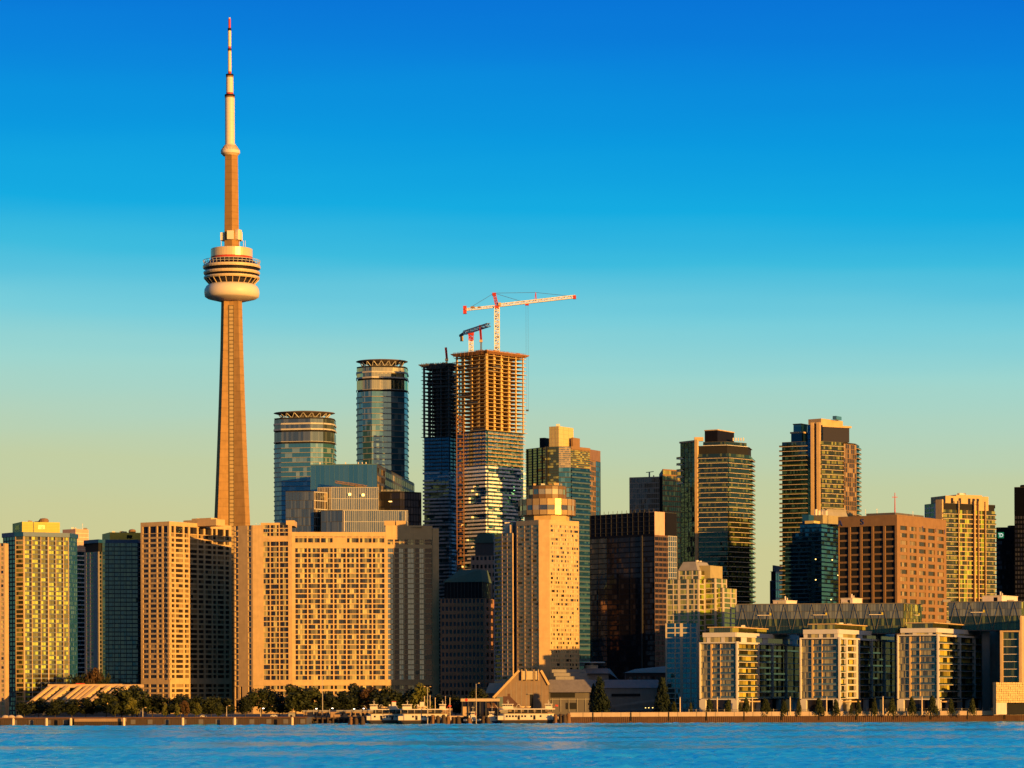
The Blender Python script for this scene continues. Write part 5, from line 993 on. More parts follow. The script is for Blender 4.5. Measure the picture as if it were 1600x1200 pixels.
# ------------------------------------------------------------------ pier apartment blocks on the right with the glazed truss bridge
def pier_block(pl, pc, pr, D, ytop, yframe, label, seed, small=False):
    rg = random.Random(seed); p = rect(pl, pc, pr, D, 24); zf = wz(yframe, D, pc); zt = wz(ytop, D, pc); zg = wz(1092, D, pc)
    t = Thing('apartment_block', label, 'building', p[1]); S = [Seg(p[0], p[1]), Seg(p[1], p[2])]; block(t, p, GZ, zf-.6, ins=2.0)
    nf = 9; fh = (zf-1.4-zg)/nf; W = S[0].W
    fr = t.m('white_frame', WHITE); s = S[0]
    s.box(fr, -.05, .75, zg, zf, -1.9, .9); s.box(fr, W-.8, W+.3, zg-.6, zf+.3, -1.9, 1.0); s.box(fr, .77, W-.82, zf-.8, zf-.02, -1.9, .8); s.box(fr, .77, W-.82, zg-.6, zg+.2, -1.9, .8)
    cols_ = [(.8, W*.29, 7), (W*.325, W-.85, 16)]
    for i in range(nf):
        f = zg+.5+i*(zf-1.3-zg-.5)/nf; hh = (zf-1.3-zg-.5)/nf; g = MB()
        for a, b, n in cols_:
            pw = (b-a)/n
            for j in range(n): s.box(g, a+j*pw+.02, a+(j+1)*pw-.1, f+.3, f+hh-.02, -1.3, -1.0, 0, rg.random())
        g.build('window_band', G_PIER, t.e)
        b = MB(); s.box(b, 1.55, W-1.78, f-.05, f+.22, -1.9, .15); o = b.build('balcony', GREY, t.e)
        r = MB(); s.box(r, W*.34, W-2, f+.28, f+1.35, .0, .08, 0, rg.random()); r.build('railing', G_RAIL, o)
    m = t.m('pale_fin', BEIGE); s.box(m, W*.29+.02, W*.33-.02, zg+.5, zf-1.32, -1.0, .3)
    for f in (.55,): s.box(m, W*f-.16, W*f+.16, zg+.5, zf-1.32, -.95, .2)
    # long side running back from the water
    s = S[1]; W2 = s.W
    for i in range(nf):
        f = zg+i*fh; g = MB(); n = 22; pw = (W2-.6)/n
        for j in range(n): s.box(g, .35+j*pw, .35+(j+1)*pw-.1, f+.3, f+fh-.02, -1.6, -1.35+(.7 if j % 6 == 2 else 0), 0, rg.random())
        g.build('window_band', G_SIDE, t.e)
        b = MB(); s.box(b, .35, W2, f-.04, f+.28, -1.9, .5+.6*((i+seed) % 2)); o = b.build('balcony', PALE, t.e); r = MB(); s.box(r, .4, W2*rg.uniform(.5, .95), f+.28, f+1.3, .36, .44, 0, rg.random()); r.build('railing', G_RAIL, o)
    for f in (.3, .52, .74): s.box(fr, W2*f-.3, W2*f+.3, zg, zf, -1.0, 1.3)
    if small:
        for k in range(nf): s.box(fr, W2*.1, W2*.24, zg+k*fh+.3, zg+k*fh+1.1, -.6, 1.2)
        s.box(fr, W2*.08, W2*.1-.02, zg, zf, -.6, 1.25); s.box(fr, W2*.24+.02, W2*.27, zg, zf, -.6, 1.25)
    s.box(fr, .32, W2, zf-1.2, zf, -1.6, 1.2)
    # white penthouse storeys set back
    q = inset(p, 1.6); zm = zt; t.m('penthouse_core', CORE).prism(inset(q, .8), zf-.5, zt-.2)
    for k, s in enumerate((Seg(q[0], q[1]), Seg(q[1], q[2]))):
        s.box(fr, .05, s.W-.05, zt-2.9, zt, -.9, .5+.03*k); n = 9 if k == 0 else 12
        for j in range(n):
            if (j+seed) % 4: s.box(t.m('penthouse_window', G_BEIGE), .2+(s.W-.4)*j/n, .1+(s.W-.4)*(j+1)/n, zf+.02, zt-2.95, -.6, -.4, 0, rg.random())
            else: s.box(fr, .2+(s.W-.4)*j/n, .1+(s.W-.4)*(j+1)/n, zf+.02, zt-2.95, -.6, -.1)
    t.m('roof', ROOF, 'rf9').prism(inset(q, .4), zt-.15, zt+.12)
    u = [q[1].lerp(q[0], .55)+Vector((0, 8)), q[1]+Vector((1.5, 7)), q[2]+Vector((-1, -2)), q[3]]; zu = wz(ytop-9, D, pc)
    u = inset(q, 3.2); m = t.m('roof_pavilion_core', CORE); m.prism(inset(u, .8), zt+.14, zu-.5)
    for k, s in enumerate((Seg(u[0], u[1]), Seg(u[1], u[2]))):
        n = 10
        for j in range(n): s.box(t.m('pavilion_window', G_YELL2), .1+(s.W-.2)*j/n, (s.W-.2)*(j+1)/n, zt+.14, zu-.55, -.6, -.3, 0, rg.random())
    t.m('pavilion_roof', BEIGE).prism(inset(u, -.9), zu-.5, zu+.1)
    # ground storey: white piers and shopfronts
    for k, s in enumerate(S):
        n = 6 if k == 0 else 9
        for j in range(n): s.box(t.m('shopfront', G_DARK), .3+(s.W-.6)*j/n, .1+(s.W-.6)*(j+1)/n, GZ, zg-.65, -1.9, -1.6, 0, rg.random())
        for f in ((0, .16), (.84, 1)) if k == 0 else ((.0, .02), (.13, .16), (.3, .32), (.42, .45), (.62, .64)): s.box(t.m('ground_pier', WHITE), s.W*f[0]+.02, s.W*f[1]-.02, GZ, zg-.62, -1.55, 1.1-.03*k)
    s = S[1]; s.box(t.m('entrance_canopy', BEIGE), 1, s.W*.28, zg-2.2, zg-1.4, 1.2, 3)
    roof_kit(t, u, zu-.1, 4, seed, hi=1.8); t.done(); return p, zt
B1P, B1Z = pier_block(1093, 1152, 1252, 1852, 988, 1003, 'first glass apartment block on the quay from the left, white framed', 31)
B2P, B2Z = pier_block(1250, 1312, 1403, 1846, 983, 996, 'middle glass apartment block on the quay, with stacked white window boxes on its side', 32, True)
B3P, B3Z = pier_block(1402, 1466, 1568, 1842, 981, 991, 'right glass apartment block on the quay, behind the golden screen wall', 33)

def pier_end():
    D = 1836; p = rect(1563, 1596, 1700, D, 20); z1 = wz(985, D, 1580); t = Thing('apartment_block', 'glass apartment block end in a tall pale frame at the right edge', 'building', p[1]); block(t, p, GZ, z1-1, ins=2); s = Seg(p[0], p[1]); fr = t.m('white_frame', BEIGE); W = s.W
    s.box(fr, -.1, 1.6, GZ, z1, -1.9, .8); s.box(fr, W-1.5, W+.2, GZ, z1, -1.9, .8); s.box(fr, 1.62, W-1.52, z1-1, z1-.02, -1.9, .7)
    for i in range(11):
        f = GZ+i*(z1-1-GZ)/11; hh = (z1-1-GZ)/11; g = MB()
        for j in range(6): s.box(g, 1.7+(W-3.4)*j/6, 1.6+(W-3.4)*(j+1)/6, f+.4, f+hh-.02, -1.3, -1, 0, random.random())
        g.build('window_band', G_OLIVE, t.e); b = MB(); s.box(b, 1.65, W-1.55, f, f+.35, -1.9, -.2); b.build('floor_slab', PALE, t.e)
    c = Seg(p[1], p[2]); c.box(t.m('side_wall', BEIGE), .25, c.W, GZ, wz(962, D, 1600), -1, .1); t.done()
pier_end()

def truss_bridge(pxa, pxb, pxc, D, ya, yb, yl, label):
    """glazed storeys spanning between the blocks, with diagonal steel in front of the glass"""
    A, B = P(pxa, D+10), P(pxb, D); Cc = P(pxc, D+30); z1, z0 = wz(yb, D, pxb), wz(yl, D, pxb); t = Thing('bridge_building', label, 'building', (A.x, A.y, z0))
    p = [A, B, Cc, Cc+(A-B)*.8+Vector((0, 4))]; block(t, p, z0, z1, ins=.9); n = int((B-A).length/2.2)
    for q, s in enumerate((Seg(A, B), Seg(B, Cc))):
        n = max(4, int(s.W/1.8)); rows = 4; h = (z1-z0)/rows
        for r in range(rows):
            g = MB()
            for j in range(n): s.box(g, .05+(s.W-.1)*j/n, (s.W-.1)*(j+1)/n-.08, z0+r*h+.15, z0+(r+1)*h-.1, -.6, -.35, 0, random.random())
            g.build('window_band', (G_YELL2 if q else (glass('truss_glass', (.075, .085, .07), (.18, .19, .15), .5, (.42, .52, .50), .26) if r > 1 else G_OLIVE)), t.e)
            b = MB(); s.box(b, .03, s.W-.03, z0+r*h-.1, z0+r*h+.13, -.85, -.1); b.build('floor_slab', MULL, t.e)
        m = max(2, int(s.W/9)); 
        for k in range(m):
            a, c = s.W*k/m, s.W*(k+1)/m
            for u, v in (((a, z0), ((a+c)/2, z1)), (((a+c)/2, z1), (c, z0))):
                d = MB(); d.bar(s.pt(u[0], u[1], .35+.1*(k % 2)), s.pt(v[0], v[1], .35+.1*(k % 2)), .3); d.build('diagonal_brace', stone('grey_brace', (.10, .095, .085), rough=.5), t.e)
            if k % 4 == 1: lb = MB(); s.box(lb, a+5, a+13, (z0+z1)/2+2.3, (z0+z1)/2+2.7, .7, 1.6); lb.build('hanging_balcony', PALE, t.e); lb = MB(); s.box(lb, a+13.05, a+14.2, (z0+z1)/2+2.3, (z0+z1)/2+4, .7, 1.6); lb.build('side_panel', YELLOWP, t.e)
        d = MB(); s.box(d, .0, s.W, z1-.1, z1+.4, -.9, .55); s.box(d, .0, s.W, z0-.5, z0-.12, -.9, .55); d.build('edge_beam', DGREY, t.e)
    # legs to the ground inside the blocks
    for px in (pxa+12, (pxa+pxb)/2, pxb-8):
        c = P(px, D+14); d = MB(); d.box(c.x-2.5, c.x+2.5, c.y-2, c.y+2, GZ, z0-.6); d.build('support_tower', GREY, t.e)
    for px, w, h in (((pxa+pxb)/2-60, 5, 2), ((pxa+pxb)/2+40, 4, 1.5)): c = P(px, D+12); d = MB(); d.box(c.x-w/2, c.x+w/2, c.y, c.y+3, z1+.27, z1+h); d.build('roof_unit', GREY, t.e)
    t.done()
truss_bridge(1150, 1412, 1441, 1912, 953, 943, 989, 'long glazed truss bridge running over the left and middle pier blocks')
truss_bridge(1482, 1597, 1640, 1905, 938, 940, 984, 'short teal glazed truss bridge at the right edge over the right pier block')
def roof_house(px0, px1, y0, y1, D, label, window=False):
    p = rect(px0, px0+(px1-px0)*.55, px1, D, 30); t = Thing('roof_house', label, 'roof house', (p[1].x, p[1].y, wz(y1, D, px0))); z1 = wz(y0, D, px0); z0 = wz(y1, D, px0)
    t.m('wall', stone('white_plaster', (.66, .55, .48))).prism(p, GZ, z1); t.m('coping', PALE).prism(inset(p, -.3), z1+.02, z1+.4)
    s = Seg(p[0], p[1]); s.box(t.m('door', BLACK), s.W*.6, s.W*.78, z0, z1-1, 0.03, .12)
    mb = t.m('chimney', PALE); c = p[1].lerp(p[3], .4); mb.tube((c.x, c.y, z1+.4), (c.x, c.y, z1+3.2), .55); mb.tube((c.x+1.5, c.y+1, z1+.4), (c.x+1.5, c.y+1, z1+2.2), .4); t.done()
roof_house(1208, 1245, 938.5, 948, 1950, 'left small white roof house behind the long truss bridge')
roof_house(1314, 1347, 935, 946, 1950, 'white roof house in front of the brown hotel block')
roof_house(1535, 1590, 931, 943, 1945, 'wide white roof house behind the short teal truss bridge')

def gold_screen():
    D = 1818; p = rect(1551, 1556, 1680, D, 80); z1 = wz(1066, D, 1570); t = Thing('screen_wall', 'golden perforated metal screen wall over a low garage opening at the right edge', 'wall', p[1]); s = Seg(p[1], p[2]); s0 = Seg(p[0], p[1]); zg = wz(1098, D, 1580)
    block(t, p, zg+.2, z1-.3, ins=.7); s0.box(t.m('end_wall', BEIGE), .02, s0.W-.02, GZ, z1, -.6, 0); s.box(t.m('corner_wall', PALE), .03, 7, GZ, zg, -.6, .05)
    a = s.W
    mb = t.m('perforated_panel', GOLDP); n = int(a/1.15); rows = 9
    for r in range(rows):
        for j in range(n):
            o = .25+.22*math.sin(j*.9+r*2.1)+.12*((j+r) % 3); s.box(mb, j*a/n+.02, (j+1)*a/n-.16, zg+(z1-zg)*r/rows+.02, zg+(z1-zg)*(r+1)/rows-.12, -.5, o)
    s.box(t.m('garage_interior', CORE), 7.1, s.W, GZ, zg-.1, -6, -5); t.done()
gold_screen()
def big_hall():
    D = 1990; t = Thing('market_hall', 'long low grey hall with ramps, in the shade between the podium and pale condominium', 'building', P(960, D)); X = lambda q: wx(q, D); Z = lambda q: wz(q, D, 970)
    m = t.m('hall_wall', GREY); m.box(X(905), X(1042), D, D+40, GZ, Z(1075)); r = t.m('hall_roof', stone('grey_sheet', (.17, .15, .14), rough=.6, streak=.2))
    r.hexa([(X(903), D-1, Z(1075)+.03), (X(1043), D-1, Z(1075)+.03), (X(1043), D+42, Z(1075)+.03), (X(903), D+42, Z(1075)+.03), (X(903), D+10, Z(1062)), (X(1028), D+10, Z(1062)), (X(1028), D+42, Z(1062)), (X(903), D+42, Z(1062))])
    b = t.m('upper_hall', GREY); b.box(X(912), X(952), D+18, D+44, Z(1062)+.04, Z(1052)); g = t.m('upper_roof', r and stone('grey_sheet', (.17, .15, .14))); g.hexa([(X(910), D+15, Z(1052)+.03), (X(954), D+15, Z(1052)+.03), (X(970), D+44, Z(1062)+.2), (X(910), D+44, Z(1052)+.03), (X(912), D+20, Z(1044)), (X(950), D+20, Z(1044)), (X(956), D+44, Z(1044)), (X(912), D+44, Z(1044))])
    c = t.m('round_cafe', PALE); c.lathe(X(925), D+30, [(X(936)-X(925), Z(1044)+.1), (X(936)-X(925), Z(1038))], 20); c.lathe(X(925), D+30, [(X(946)-X(925), Z(1035.5)), (X(948)-X(925), Z(1034.5)), (X(946)-X(925), Z(1033.5))], 24)
    w = t.m('cafe_windows', G_DARK); w.lathe(X(925), D+30, [(X(935)-X(925), Z(1038)+.02), (X(935)-X(925), Z(1035.5)-.02)], 20)
    for k in range(18): m.box(X(958+k*4.5), X(958+k*4.5)+.5, D-.5, D-.02, GZ+6, Z(1076))
    w = t.m('window_strip', CORE); w.box(X(955), X(1000), D-.7, D-.55, Z(1088), Z(1084)); w.box(X(885), X(902), D-8, D-7.5, GZ, Z(1095))
    l = t.m('ramp', stone('pale_ramp', (.3, .28, .26))); l.hexa([(X(955), D-12, Z(1105)), (X(1035), D-12, Z(1094)), (X(1035), D-8, Z(1094)), (X(955), D-8, Z(1105)), (X(955), D-12, Z(1102)), (X(1035), D-12, Z(1091)), (X(1035), D-8, Z(1091)), (X(955), D-8, Z(1102))])
    e = t.m('lit_window_and_glint', LIT_GLINT)
    for q in (1006, 1011, 1017, 1024): e.box(X(q), X(q)+.7, D-13, D-12.8, Z(1106.4), Z(1105.3))
    f = t.m('low_canopy', GREY); f.box(X(960), X(1050), D-13, D-3, Z(1110), Z(1107)); t.done()
    D = 2040; t = Thing('warehouse', 'low dark brick warehouse with a shallow roof behind the grey hall', 'building', P(1010, D)); t.m('brick_wall', stone('dark_brick', (.10, .06, .05))).box(wx(978, D), wx(1046, D), D, D+30, GZ, wz(1052, D)); x0, x1 = wx(976, D), wx(1048, D); t.m('shallow_roof', GREY).hexa([(x0, D-1, wz(1052, D)+.03), (x1, D-1, wz(1052, D)+.03), (x1, D+30, wz(1052, D)+.03), (x0, D+30, wz(1052, D)+.03), (x0+8, D+6, wz(1046, D)), (x1, D+6, wz(1041, D)), (x1, D+30, wz(1041, D)), (x0+8, D+30, wz(1046, D))])
    for k in range(9): t.win(Seg((x0, D), (x1, D)), 3+k*3.2, 5+k*3.2, wz(1064, D), wz(1058, D), .1, G_DARK)
    t.done()
big_hall()

# ------------------------------------------------------------------ terraced garden building on the left
def terraces():
    D = 1950; t = Thing('terraced_building', 'stepped terrace building with slanting pale concrete fins, low at the left', 'building', P(120, D)); X = lambda q, d=D: wx(q, d); gx, gy = -13., -20.
    z1, z0 = wz(1071, D, 130), wz(1100, D, 130); m = t.m('stepped_floors', DGREY); n = 6
    for k in range(n):
        f = k/n; g = (k+1)/n; m.hexa([(X(74)+gx*(1-f), D+gy*(1-f), GZ), (X(222)+gx*(1-f), D+gy*(1-f), GZ), (X(222), D+20+k, GZ), (X(74), D+20+k, GZ)]+[(X(74)+gx*(1-f), D+gy*(1-f), z0+(z1-z0)*f-1.6), (X(222)+gx*(1-f), D+gy*(1-f), z0+(z1-z0)*f-1.6), (X(222), D+20+k, z0+(z1-z0)*f-1.6), (X(74), D+20+k, z0+(z1-z0)*f-1.6)])
    for a in (76, 88, 103, 123, 134.5, 142, 150, 167, 184, 196): 
        q = MB(); tp = Vector((X(a), D, z1)); bt = Vector((X(a)+gx, D+gy, z0-.3)); w = Vector((2.5 if a in (103, 150, 167) else 1.7, 0, 0)); dn = Vector((0, 0, -2.6)); dp = Vector((.3, 1.2, 0))
        q.hexa([bt+dn, bt+w+dn, bt+w+dp+dn, bt+dp+dn, bt, bt+w, bt+w+dp, bt+dp] and [bt+dn, bt+w+dn, tp+w+dn, tp+dn, bt, bt+w, tp+w, tp]); q.build('concrete_fin', BEIGE, t.e)
    q = t.m('top_wall', BEIGE2); q.box(X(74), X(190), D+.5, D+3, z1-1.5, z1+.9); q.box(X(190)+.05, X(222), D+1.2, D+4, z1-1.6, z1+.6); e = t.m('red_rail', REDPAINT); e.box(X(118), X(132), D-.2, D+.3, z1+.95, z1+1.5); t.done()
terraces()

# ------------------------------------------------------------------ sea walls, quay things
def sea_walls():
    t = Thing('sea_wall', 'rusty sheet pile sea wall with a pale concrete cap along the right shore', 'wall', (wx(890, 1800), 1800, 0)); s = Seg((wx(890, 1800), 1800), (wx(1800, 1840), 1839)); mb = t.m('sheet_piling', SHEET); n = int(s.W/1.3)
    for k in range(n): s.box(mb, k*1.3, k*1.3+.72, -1, 4.1, -.5, .34); s.box(mb, k*1.3+.74, k*1.3+1.28, -1, 4.1, -.5, 0)
    c = t.m('concrete_cap', CAPC); s.box(c, 0, s.W, 4.15, 6.9, -2.2, .5)
    for k in range(26): s.box(t.m('joint', DGREY), 8+k*12, 8.3+k*12, 4.2, 6.85, .5, .56); s.box(t.m('ladder', BLACK), 14+k*24, 14.8+k*24, 1.5, 6.85, .57, .7)
    t.done()
    f = Thing('fence', 'dark metal railing along the top of the right sea wall', 'fence', (wx(1050, 1806), 1806, GZ)); z = 6.93
    g = s.sub(.2, .79); r = f.m('rail', MULL); 
    for zz in (z+.15, z+1.3): g.box(r, 0, g.W, zz, zz+.14, -1.6, -1.5)
    n = int(g.W/.9); q = f.m('picket', BLACK)
    for k in range(n): g.box(q, k*.9, k*.9+.12, z, z+1.28, -1.48, -1.38)
    for k in range(int(g.W/4.5)): mb = MB(); g.box(mb, k*4.5+.4, k*4.5+.75, z, z+1.75, -1.75, -1.4); mb.build('post', GREY, f.e)
    f.done()
    # left quay
    s = Seg((wx(-60, QD), QD), (wx(480, QD), QD)); t = Thing('quay_wall', 'dark brown timber quay wall along the left shore', 'wall', (s.A.x, QD, 0)); mb = t.m('timber_face', PILE); n = int(s.W/1.1)
    for k in range(n): s.box(mb, k*1.1, k*1.1+.95, -1, 4.0+.1*(k % 3), 0, .3+.12*(k % 2))
    c = t.m('cap_beam', BRICKR); s.box(c, 0, s.W, 4.35, 5.1, -1, .75)
    for k in range(20): s.box(t.m('wall_patch', DGREY), 10+k*10.5, 13+k*10.5, .8, 3.6, .45, .6)
    t.done()
    t = Thing('landing_stage', 'pale concrete landing stage in front of the left quay wall', 'dock', (wx(155, 1772), 1772, 0)); x0, x1 = wx(116, 1772), wx(195, 1772); m = t.m('deck', stone('worn_concrete', (.26, .17, .10))); m.box(x0, x1, 1770, 1778, 2.5, 4.4); q = t.m('timber_face', PILE)
    for k in range(28): q.box(x0+.2+k*(x1-x0-.4)/28, x0+.9+k*(x1-x0-.4)/28, 1769.6, 1769.98, -1, 2.6)
    q.box(x0+.2, x1-.2, 1770.2, 1778, -1, 2.48); t.done()
sea_walls()
def tagged(name, mat, label, cat, mb, group=None):
    return tag(mb.build(name, mat), label, cat, group)
POSTS = [(20, 'near the left picture edge'), (72, 'below the terraced building'), (110, 'beside the left end of the landing stage'), (193, 'at the right end of the landing stage'), (285, 'below the beige grid tower'), (366, 'left of the quay hut'), (456, 'beside the quay hut')]
for px, wh in POSTS:
    q = MB(); x = wx(px, 1766); q.tube((x, 1766, -1), (x, 1766, 4.1), .85, .8, 10); q.tube((x, 1766, 4.12), (x, 1766, 4.9), .95, .55, 10); tagged('mooring_post', stone('pale_post', (.6, .45, .28)), 'pale mooring post standing in the water '+wh, 'mooring post', q, 'mooring posts along the left quay')

def lamp_post(px, h, D, label, lit=False, twin=False, zb=GZ, mat=None):
    x = wx(px, D, 1100); t = Thing('street_lamp', label, 'lamp post', (x, D, zb)); q = MB(); q.tube((x, D, zb), (x, D, zb+h), .28, .17, 8); q.build('pole', mat or stone('lamp_pole', (.42, .36, .28)), t.e); q = MB(); q.tube((x, D, zb), (x, D, zb+.8), .5, .4, 8); q.build('base', DGREY, t.e)
    for sx in ((-1, 1) if twin else (1,)):
        q = MB(); q.bar((x, D, zb+h-.1), (x+sx*1.6, D, zb+h+.3), .2); q.build('arm', DGREY, t.e); q = MB(); q.box(x+sx*1.3, x+sx*2.3, D-.4, D+.4, zb+h+.2, zb+h+.65); q.build('lamp_head', LAMP if lit else BEIGE, t.e)
    t.done()
for k, (px, h, wh) in enumerate(((407, 5.2, 'left lit lamp below the wide beige slab'), (490, 4.6, 'lit lamp by the low terminal wall'), (515, 4.8, 'lit lamp on the middle of the low terminal wall'), (549, 4.4, 'lit lamp close to the left ferry'), (564, 4.6, 'lit lamp beside the bow of the left ferry'), (223, 6, 'lamp behind the landing stage trees'), (354, 7, 'lamp in front of the beige grid tower'))):
    lamp_post(px, h, 1790 if px < 480 else 1843, 'small '+wh, lit=k not in (5, 6))
for px, h, wh in ((504, 26, 'tall pale mast pole beside the terminal wall'), (668, 24, 'tall twin armed mast lamp rising behind the middle ferry'), (744, 26, 'tall pale mast pole right of the small white workboat')):
    lamp_post(px, h, 1846 if px < 520 else 1776, wh, twin=px == 668, zb=GZ if px < 520 else -1.)
for px, wh in ((1062, 'far left of the promenade by the pale condominium'), (1120, 'before the first pier block'), (1175, 'before the first pier block, by its lit side'), (1234, 'between the first and middle pier blocks'), (1291, 'before the middle pier block'), (1379, 'between the middle and right pier blocks'), (1440, 'before the right pier block')):
    x = wx(px, 1812); t = Thing('street_lamp', 'pale promenade lamp column '+wh, 'lamp post', (x, 1812, GZ), 'lamp columns on the promenade'); q = MB(); q.tube((x, 1812, GZ), (x, 1812, GZ+11), .42, .36, 8); q.build('pole', stone('pale_post', (.6, .45, .28)), t.e); q = MB(); q.tube((x, 1812, GZ+11.02), (x, 1812, GZ+11.8), .5, .5, 8); q.build('lamp_head', GREY, t.e); t.done()

# ------------------------------------------------------------------ trees
def crown_mesh(kind, seed, mat):
    rg = random.Random(seed); mb = MB(); cl = []
    if kind == 'cone':
        for k in range(30):
            f = rg.random(); r = (1-f)*.34+.06; a = rg.uniform(0, 6.3); cl.append((Vector((math.cos(a)*r*.7, math.sin(a)*r*.7, .08+.86*f)), .10+.12*(1-f)))
    else:
        for k in range(rg.randint(20, 27)):
            a = rg.uniform(0, 6.3); f = rg.random(); r = .34*math.sqrt(rg.random())*(1.0-.55*abs(f-.35)); cl.append((Vector((math.cos(a)*r*1.12, math.sin(a)*r*1.12, .24+.62*f)), rg.uniform(.09, .19)))
    for c, r in cl:
        tone = rg.random()
        for j in range(int(60+1300*r*r)):
            d = Vector((rg.gauss(0, 1), rg.gauss(0, 1), rg.gauss(0, 1))).normalized(); p = c+d*r*rg.uniform(.72, 1.12)*Vector((1, 1, .85)).length/1.65
            n = (d+Vector((rg.gauss(0, .5), rg.gauss(0, .5), rg.gauss(0, .5)))).normalized(); u = n.orthogonal().normalized(); v = n.cross(u); sz = rg.uniform(.022, .05); k = rg.uniform(.5, 1)
            mb.face([p-u*sz-v*sz*k*.4, p+u*sz*.2-v*sz*k, p+u*sz+v*sz*k*.3, p-u*sz*.3+v*sz*k], 0, min(1, max(0, tone*.7+rg.uniform(-.1, .3))))
    return mb.mesh('crown', mat)
def trunk_mesh(kind):
    mb = MB(); mb.tube((0, 0, 0), (.01, 0, .3), .03, .02, 8); mb.tube((.01, 0, .3), (0, .01, .75), .02, .008, 6)
    for a in range(5):
        t = a*1.3; z = .26+.07*a; mb.tube((.005, 0, z), (math.cos(t)*.2, math.sin(t)*.2, z+.2), .012, .004, 5)
    return mb.mesh('trunk', BARK)
L_DARK = leaf('dark_leaves', (.007, .012, .005), (.024, .030, .008)); L_MID = leaf('green_leaves', (.012, .019, .006), (.045, .052, .011)); L_YEL = leaf('yellow_green_leaves', (.05, .06, .010), (.14, .13, .02)); L_RUST = leaf('rusty_leaves', (.05, .03, .012), (.12, .06, .02)); L_CON = leaf('conifer_needles', (.006, .013, .006), (.02, .03, .012))
CM = {'dark': [crown_mesh('round', 40+k, L_DARK) for k in range(4)], 'mid': [crown_mesh('round', 50+k, L_MID) for k in range(4)], 'yel': [crown_mesh('round', 60+k, L_YEL) for k in range(2)], 'rust': [crown_mesh('round', 70, L_RUST)], 'con': [crown_mesh('cone', 80+k, L_CON) for k in range(2)], 'prom': [crown_mesh('cone', 90+k, L_MID) for k in range(3)]}
TM = trunk_mesh('round'); tree_n = [0]
def tree(px, ytop, wpx, kind, D, label, group, name='tree', zb=GZ):
    tree_n[0] += 1; x = wx(px, D, 1090); h = wz(ytop, D, px)-zb; w = wpx*D/F; e = bpy.data.objects.new(name, None); C.objects.link(e); e.location = (x, D, zb); tag(e, label, 'tree', group); ORG[e.name] = (x, D, zb)
    for nm, me in (('crown', random.choice(CM[kind])), ('trunk', TM)):
        o = bpy.data.objects.new(nm, me); C.objects.link(o); o.parent = e; k = 1/.88
        if nm == 'crown': o.scale = (w*1.35, w*1.35, h*1.06); o.rotation_euler = (0, 0, random.uniform(0, 6.3))
        else: o.scale = (h*.8, h*.8, h)
GA, GB, GC, GD = 'trees on the left shore', 'trees before the wide beige slab', 'young trees on the promenade', 'conifers by the grey hall'
def TL(items, group, D):
    for px, y, w, kind, lab in items: tree(px, y, w, kind, D+random.uniform(-8, 8), lab, group, 'pine_tree' if kind == 'con' else 'tree')
TL([(38, 1096, 26, 'dark', 'dark low tree at the foot of the yellow green tower'), (60, 1092, 30, 'dark', 'dark low tree below the left end of the slanting fins'), (86, 1094, 32, 'dark', 'dark tree under the first slanting fins'), (112, 1092, 34, 'dark', 'dark tree under the middle slanting fins'), (134, 1090, 32, 'dark', 'dark tree left of the tall tree clump by the terraces'),
    (166, 1082, 36, 'mid', 'green tree at the left side of the tall clump by the terraces'), (190, 1077, 44, 'mid', 'tallest green tree in the clump by the terraces'), (214, 1073, 46, 'mid', 'broad green tree below the left edge of the beige grid tower'), (238, 1086, 34, 'mid', 'green tree at the right side of the clump by the beige grid tower'), (258, 1090, 34, 'dark', 'dark tree below the lit corner of the beige grid tower'),
    (282, 1086, 36, 'dark', 'dark tree below the lit face of the beige grid tower'), (305, 1088, 36, 'dark', 'dark tree at the shadow edge of the beige grid tower'), (330, 1090, 34, 'dark', 'dark tree below the shaded end of the beige grid tower'), (352, 1090, 32, 'dark', 'dark tree in the gap between the two beige buildings')], GA, 1862)
TL([(206, 1093, 22, 'yel', 'bright yellow green small tree behind the landing stage'), (180, 1097, 20, 'mid', 'small tree left of the bright yellow green one')], GA, 1830)
TL([(258, 1100, 10, 'yel', 'tiny yellow green tree on the quay left of two saplings'), (276, 1101, 9, 'yel', 'middle tiny yellow green sapling on the left quay'), (288, 1096, 14, 'rust', 'small rusty brown tree on the left quay'), (308, 1099, 12, 'yel', 'small yellow green tree on the left quay right of the rusty one'), (342, 1099, 12, 'mid', 'small green tree on the left quay by the lamp')], GA, 1802)
TL([(383, 1088, 26, 'dark', 'dark tree at the left corner of the wide beige slab'), (408, 1077, 44, 'mid', 'green tree below the blank end wall of the wide beige slab'), (436, 1083, 36, 'dark', 'dark tree left of the tallest tree before the wide slab'), (462, 1071, 46, 'mid', 'tallest green tree before the wide beige slab'), (486, 1075, 42, 'mid', 'green tree just left of the tall pale mast pole'), (510, 1082, 40, 'dark', 'dark tree just right of the tall pale mast pole'), (536, 1080, 40, 'dark', 'dark tree below the middle window bays of the slab'),
    (560, 1070, 38, 'dark', 'dark pointed tree before the middle of the wide slab'), (580, 1076, 34, 'rust', 'rusty brown tree above the bow of the left ferry'), (600, 1074, 40, 'dark', 'dark tree above the wheelhouse of the left ferry'), (622, 1080, 34, 'mid', 'green tree above the funnel of the left ferry'), (642, 1078, 30, 'dark', 'dark tree above the wheelhouse of the middle ferry'), (658, 1072, 34, 'yel', 'light green tree left of the twin armed mast lamp'), (690, 1086, 32, 'dark', 'dark low tree right of the twin armed mast lamp'), (712, 1088, 30, 'dark', 'dark low tree before the brown stone office block'), (742, 1076, 40, 'dark', 'large dark tree between the brown office and the podium')], GB, 1870)
TL([(938, 1062, 27, 'con', 'tall dark conifer before the grey hall, left one'), (928, 1072, 16, 'con', 'short dark conifer touching the left tall conifer'), (1035, 1063, 24, 'con', 'dark conifer beside the pale condominium')], GD, 1850)
